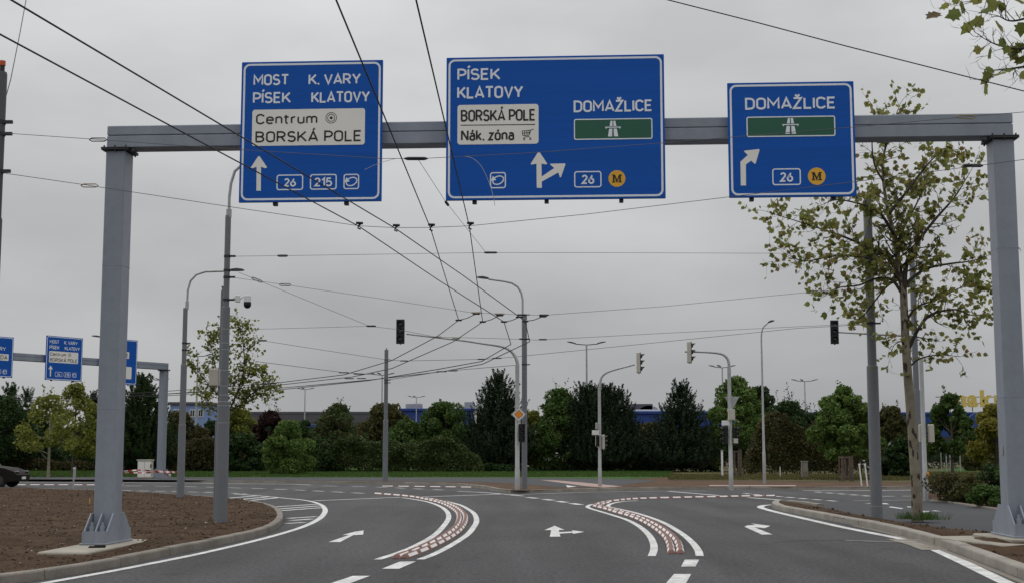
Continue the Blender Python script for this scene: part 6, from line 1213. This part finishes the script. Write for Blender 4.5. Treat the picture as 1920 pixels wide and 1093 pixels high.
# thin plane tree behind the thick stepped pole
lb = G(424, 893, .12); YL = lb.y
def LP(pxs, d): return [A(x, y, YL + d * i / (len(pxs) - 1)) for i, (x, y) in enumerate(pxs)]
plane_tree('thin yellow green plane tree standing behind the thick stepped pole', (lb.x, lb.y, .06), [lb - Vector((0, 0, .06)), A(424, 850, YL), A(426, 800, YL), A(428, 770, YL)],
    [(LP([(428, 775), (425, 720), (422, 660), (415, 610)], .6), .06, .01, 1.2), (LP([(428, 775), (450, 720), (458, 680), (455, 630), (453, 605)], -.6), .06, .01, 1.3), (LP([(430, 770), (455, 755), (475, 735), (500, 720), (512, 725)], .8), .05, .01, 1.4), (LP([(426, 760), (400, 730), (375, 700), (358, 672)], -.8), .045, .01, 1.2), (LP([(428, 780), (445, 770), (462, 745), (485, 735), (505, 745)], 1.2), .05, .01, 1.3), (LP([(440, 745), (462, 710), (480, 690), (490, 695)], -1.0), .04, .01, 1.2), (LP([(424, 740), (408, 700), (395, 650), (388, 625)], .8), .04, .01, 1.2), (LP([(428, 785), (405, 770), (385, 750), (378, 735)], .8), .04, .01, 1.0), (LP([(452, 660), (465, 650), (478, 640)], .5), .03, .01, 1.2)],
    .17, 8, 83, twr=.5, lk='yellow', trunk_r=(.1, .07), bark=BARK, leaf_p=.9)

# ------------------------------------------------------------------ grass blades, clods, pebbles
def blades(name, label, polys, n, hmin, hmax, m, z, seed):
    rng = np.random.default_rng(seed); P = []
    for (x0, x1, y0, y1), share in polys:
        k = int(n * share); a = G(960, y0, z).y; b = G(960, y1, z).y; Y = a + (b - a) * rng.random(k); px = x0 + (x1 - x0) * rng.random(k); P.append(np.stack([(px - 960) / FPX * Y * 1.0, Y, np.full(k, z)], axis=1))
    P = np.concatenate(P); k = len(P); h = hmin + (hmax - hmin) * rng.random((k, 1)); a = rng.random(k) * 6.28; s = np.stack([np.cos(a), np.sin(a), np.zeros(k)], axis=1) * .02; ln = np.concatenate([rng.normal(size=(k, 2)) * .35, np.ones((k, 1))], axis=1) * h
    v = np.stack([P - s, P + s, P + ln + s * .3, P + ln - s * .3], axis=1).reshape(-1, 3); o = np_mesh(name, v, np.arange(4 * k, dtype=np.int32).reshape(-1, 4), m, None); return tag(o, label, 'grass', kind='stuff')
GB = leaf_mat('grass_blade', [(.04, .085, .018), (.07, .13, .03), (.10, .15, .04)], .2)
blades('grass', 'short green grass on the strip before the hedge', [((-60, 1258, 893.5, 882), 1.0)], 90000, .05, .13, GB, VZ + .008, 5)
blades('dry_grass', 'thin dry grass before the brown shrubs and on the lawn', [((1250, 1640, 899, 890), .55), ((1640, 1900, 900, 885), .45)], 26000, .05, .14, leaf_mat('dry_blade', [(.07, .085, .025), (.12, .11, .04), (.17, .14, .06)], .2), VZ + .01, 6)
rng = np.random.default_rng(8); gb = tb.xy; k = 700; a = rng.random(k) * 6.28; r = .12 + .5 * rng.random(k) ** 1.6; P = np.stack([gb.x + .12 + np.cos(a) * r, gb.y + np.sin(a) * r * .8, np.full(k, .07)], axis=1); h = .06 + .14 * rng.random((k, 1)); s = np.stack([np.cos(a + 1), np.sin(a + 1), np.zeros(k)], axis=1) * .007; ln = np.concatenate([rng.normal(size=(k, 2)) * .4, np.ones((k, 1))], axis=1) * h
o = np_mesh('grass_tuft', np.stack([P - s, P + s, P + ln + s * .3, P + ln - s * .3], axis=1).reshape(-1, 3), np.arange(4 * k, dtype=np.int32).reshape(-1, 4), GB); tag(o, 'weeds growing round the foot of the patchy plane trunk', 'grass', kind='stuff')
def lumps(name, label, n, poly_test, zf, smin, smax, m, seed, box):
    rng = np.random.default_rng(seed); pts = []
    while len(pts) < n:
        x = rng.uniform(box[0], box[1]); y = box[2] + (box[3] - box[2]) * rng.random() ** 1.7
        if poly_test(x, y): pts.append((x, y, zf(x, y)))
    P = np.array(pts); s = smin + (smax - smin) * rng.random((n, 1)) ** 3.0; base = np.array([(1, 0, 0), (0, 1, 0), (-1, 0, 0), (0, -1, 0), (0, 0, .8), (0, 0, -.6)], dtype=float); f0 = np.array([(0, 1, 4), (1, 2, 4), (2, 3, 4), (3, 0, 4), (1, 0, 5), (2, 1, 5), (3, 2, 5), (0, 3, 5)])
    v = P[:, None, :] + base[None] * s[:, None, :] * (.6 + .7 * rng.random((n, 6, 1))) + rng.normal(size=(n, 6, 3)) * s[:, None, :] * .18; f = (f0[None] + 6 * np.arange(n)[:, None, None]).reshape(-1, 3); o = np_mesh(name, v.reshape(-1, 3), f, m, None, loops=3); return tag(o, label, 'soil', kind='stuff')
def in_poly(poly):
    def f(x, y):
        c = False; j = len(poly) - 1
        for i in range(len(poly)):
            xi, yi = poly[i]; xj, yj = poly[j]
            if (yi > y) != (yj > y) and x < (xj - xi) * (y - yi) / (yj - yi) + xi: c = not c
            j = i
        return c
    return f
ip1 = in_poly([(p.x, p.y) for p in resample(inner, 1.2)]); lumps('soil_clods', 'brown clods of turned soil on the planted island', 14000, ip1, soil_z, .006, .038, CLOD, 1, (-24, -5, 14, 56)); lumps('pebbles', 'small pale stones lying in the turned soil', 420, ip1, lambda x, y: soil_z(x, y) + .006, .008, .03, STONE, 2, (-20, -5, 15, 45))
ip2 = in_poly(rpoly); lumps('splitter_clods', 'brown clods along the narrow splitter soil strip', 2200, ip2, lambda x, y: .10 + .016 * mn.noise((x * 4, y * 4, 5.2)), .01, .05, CLOD, 3, (7, 12, 14, 38))
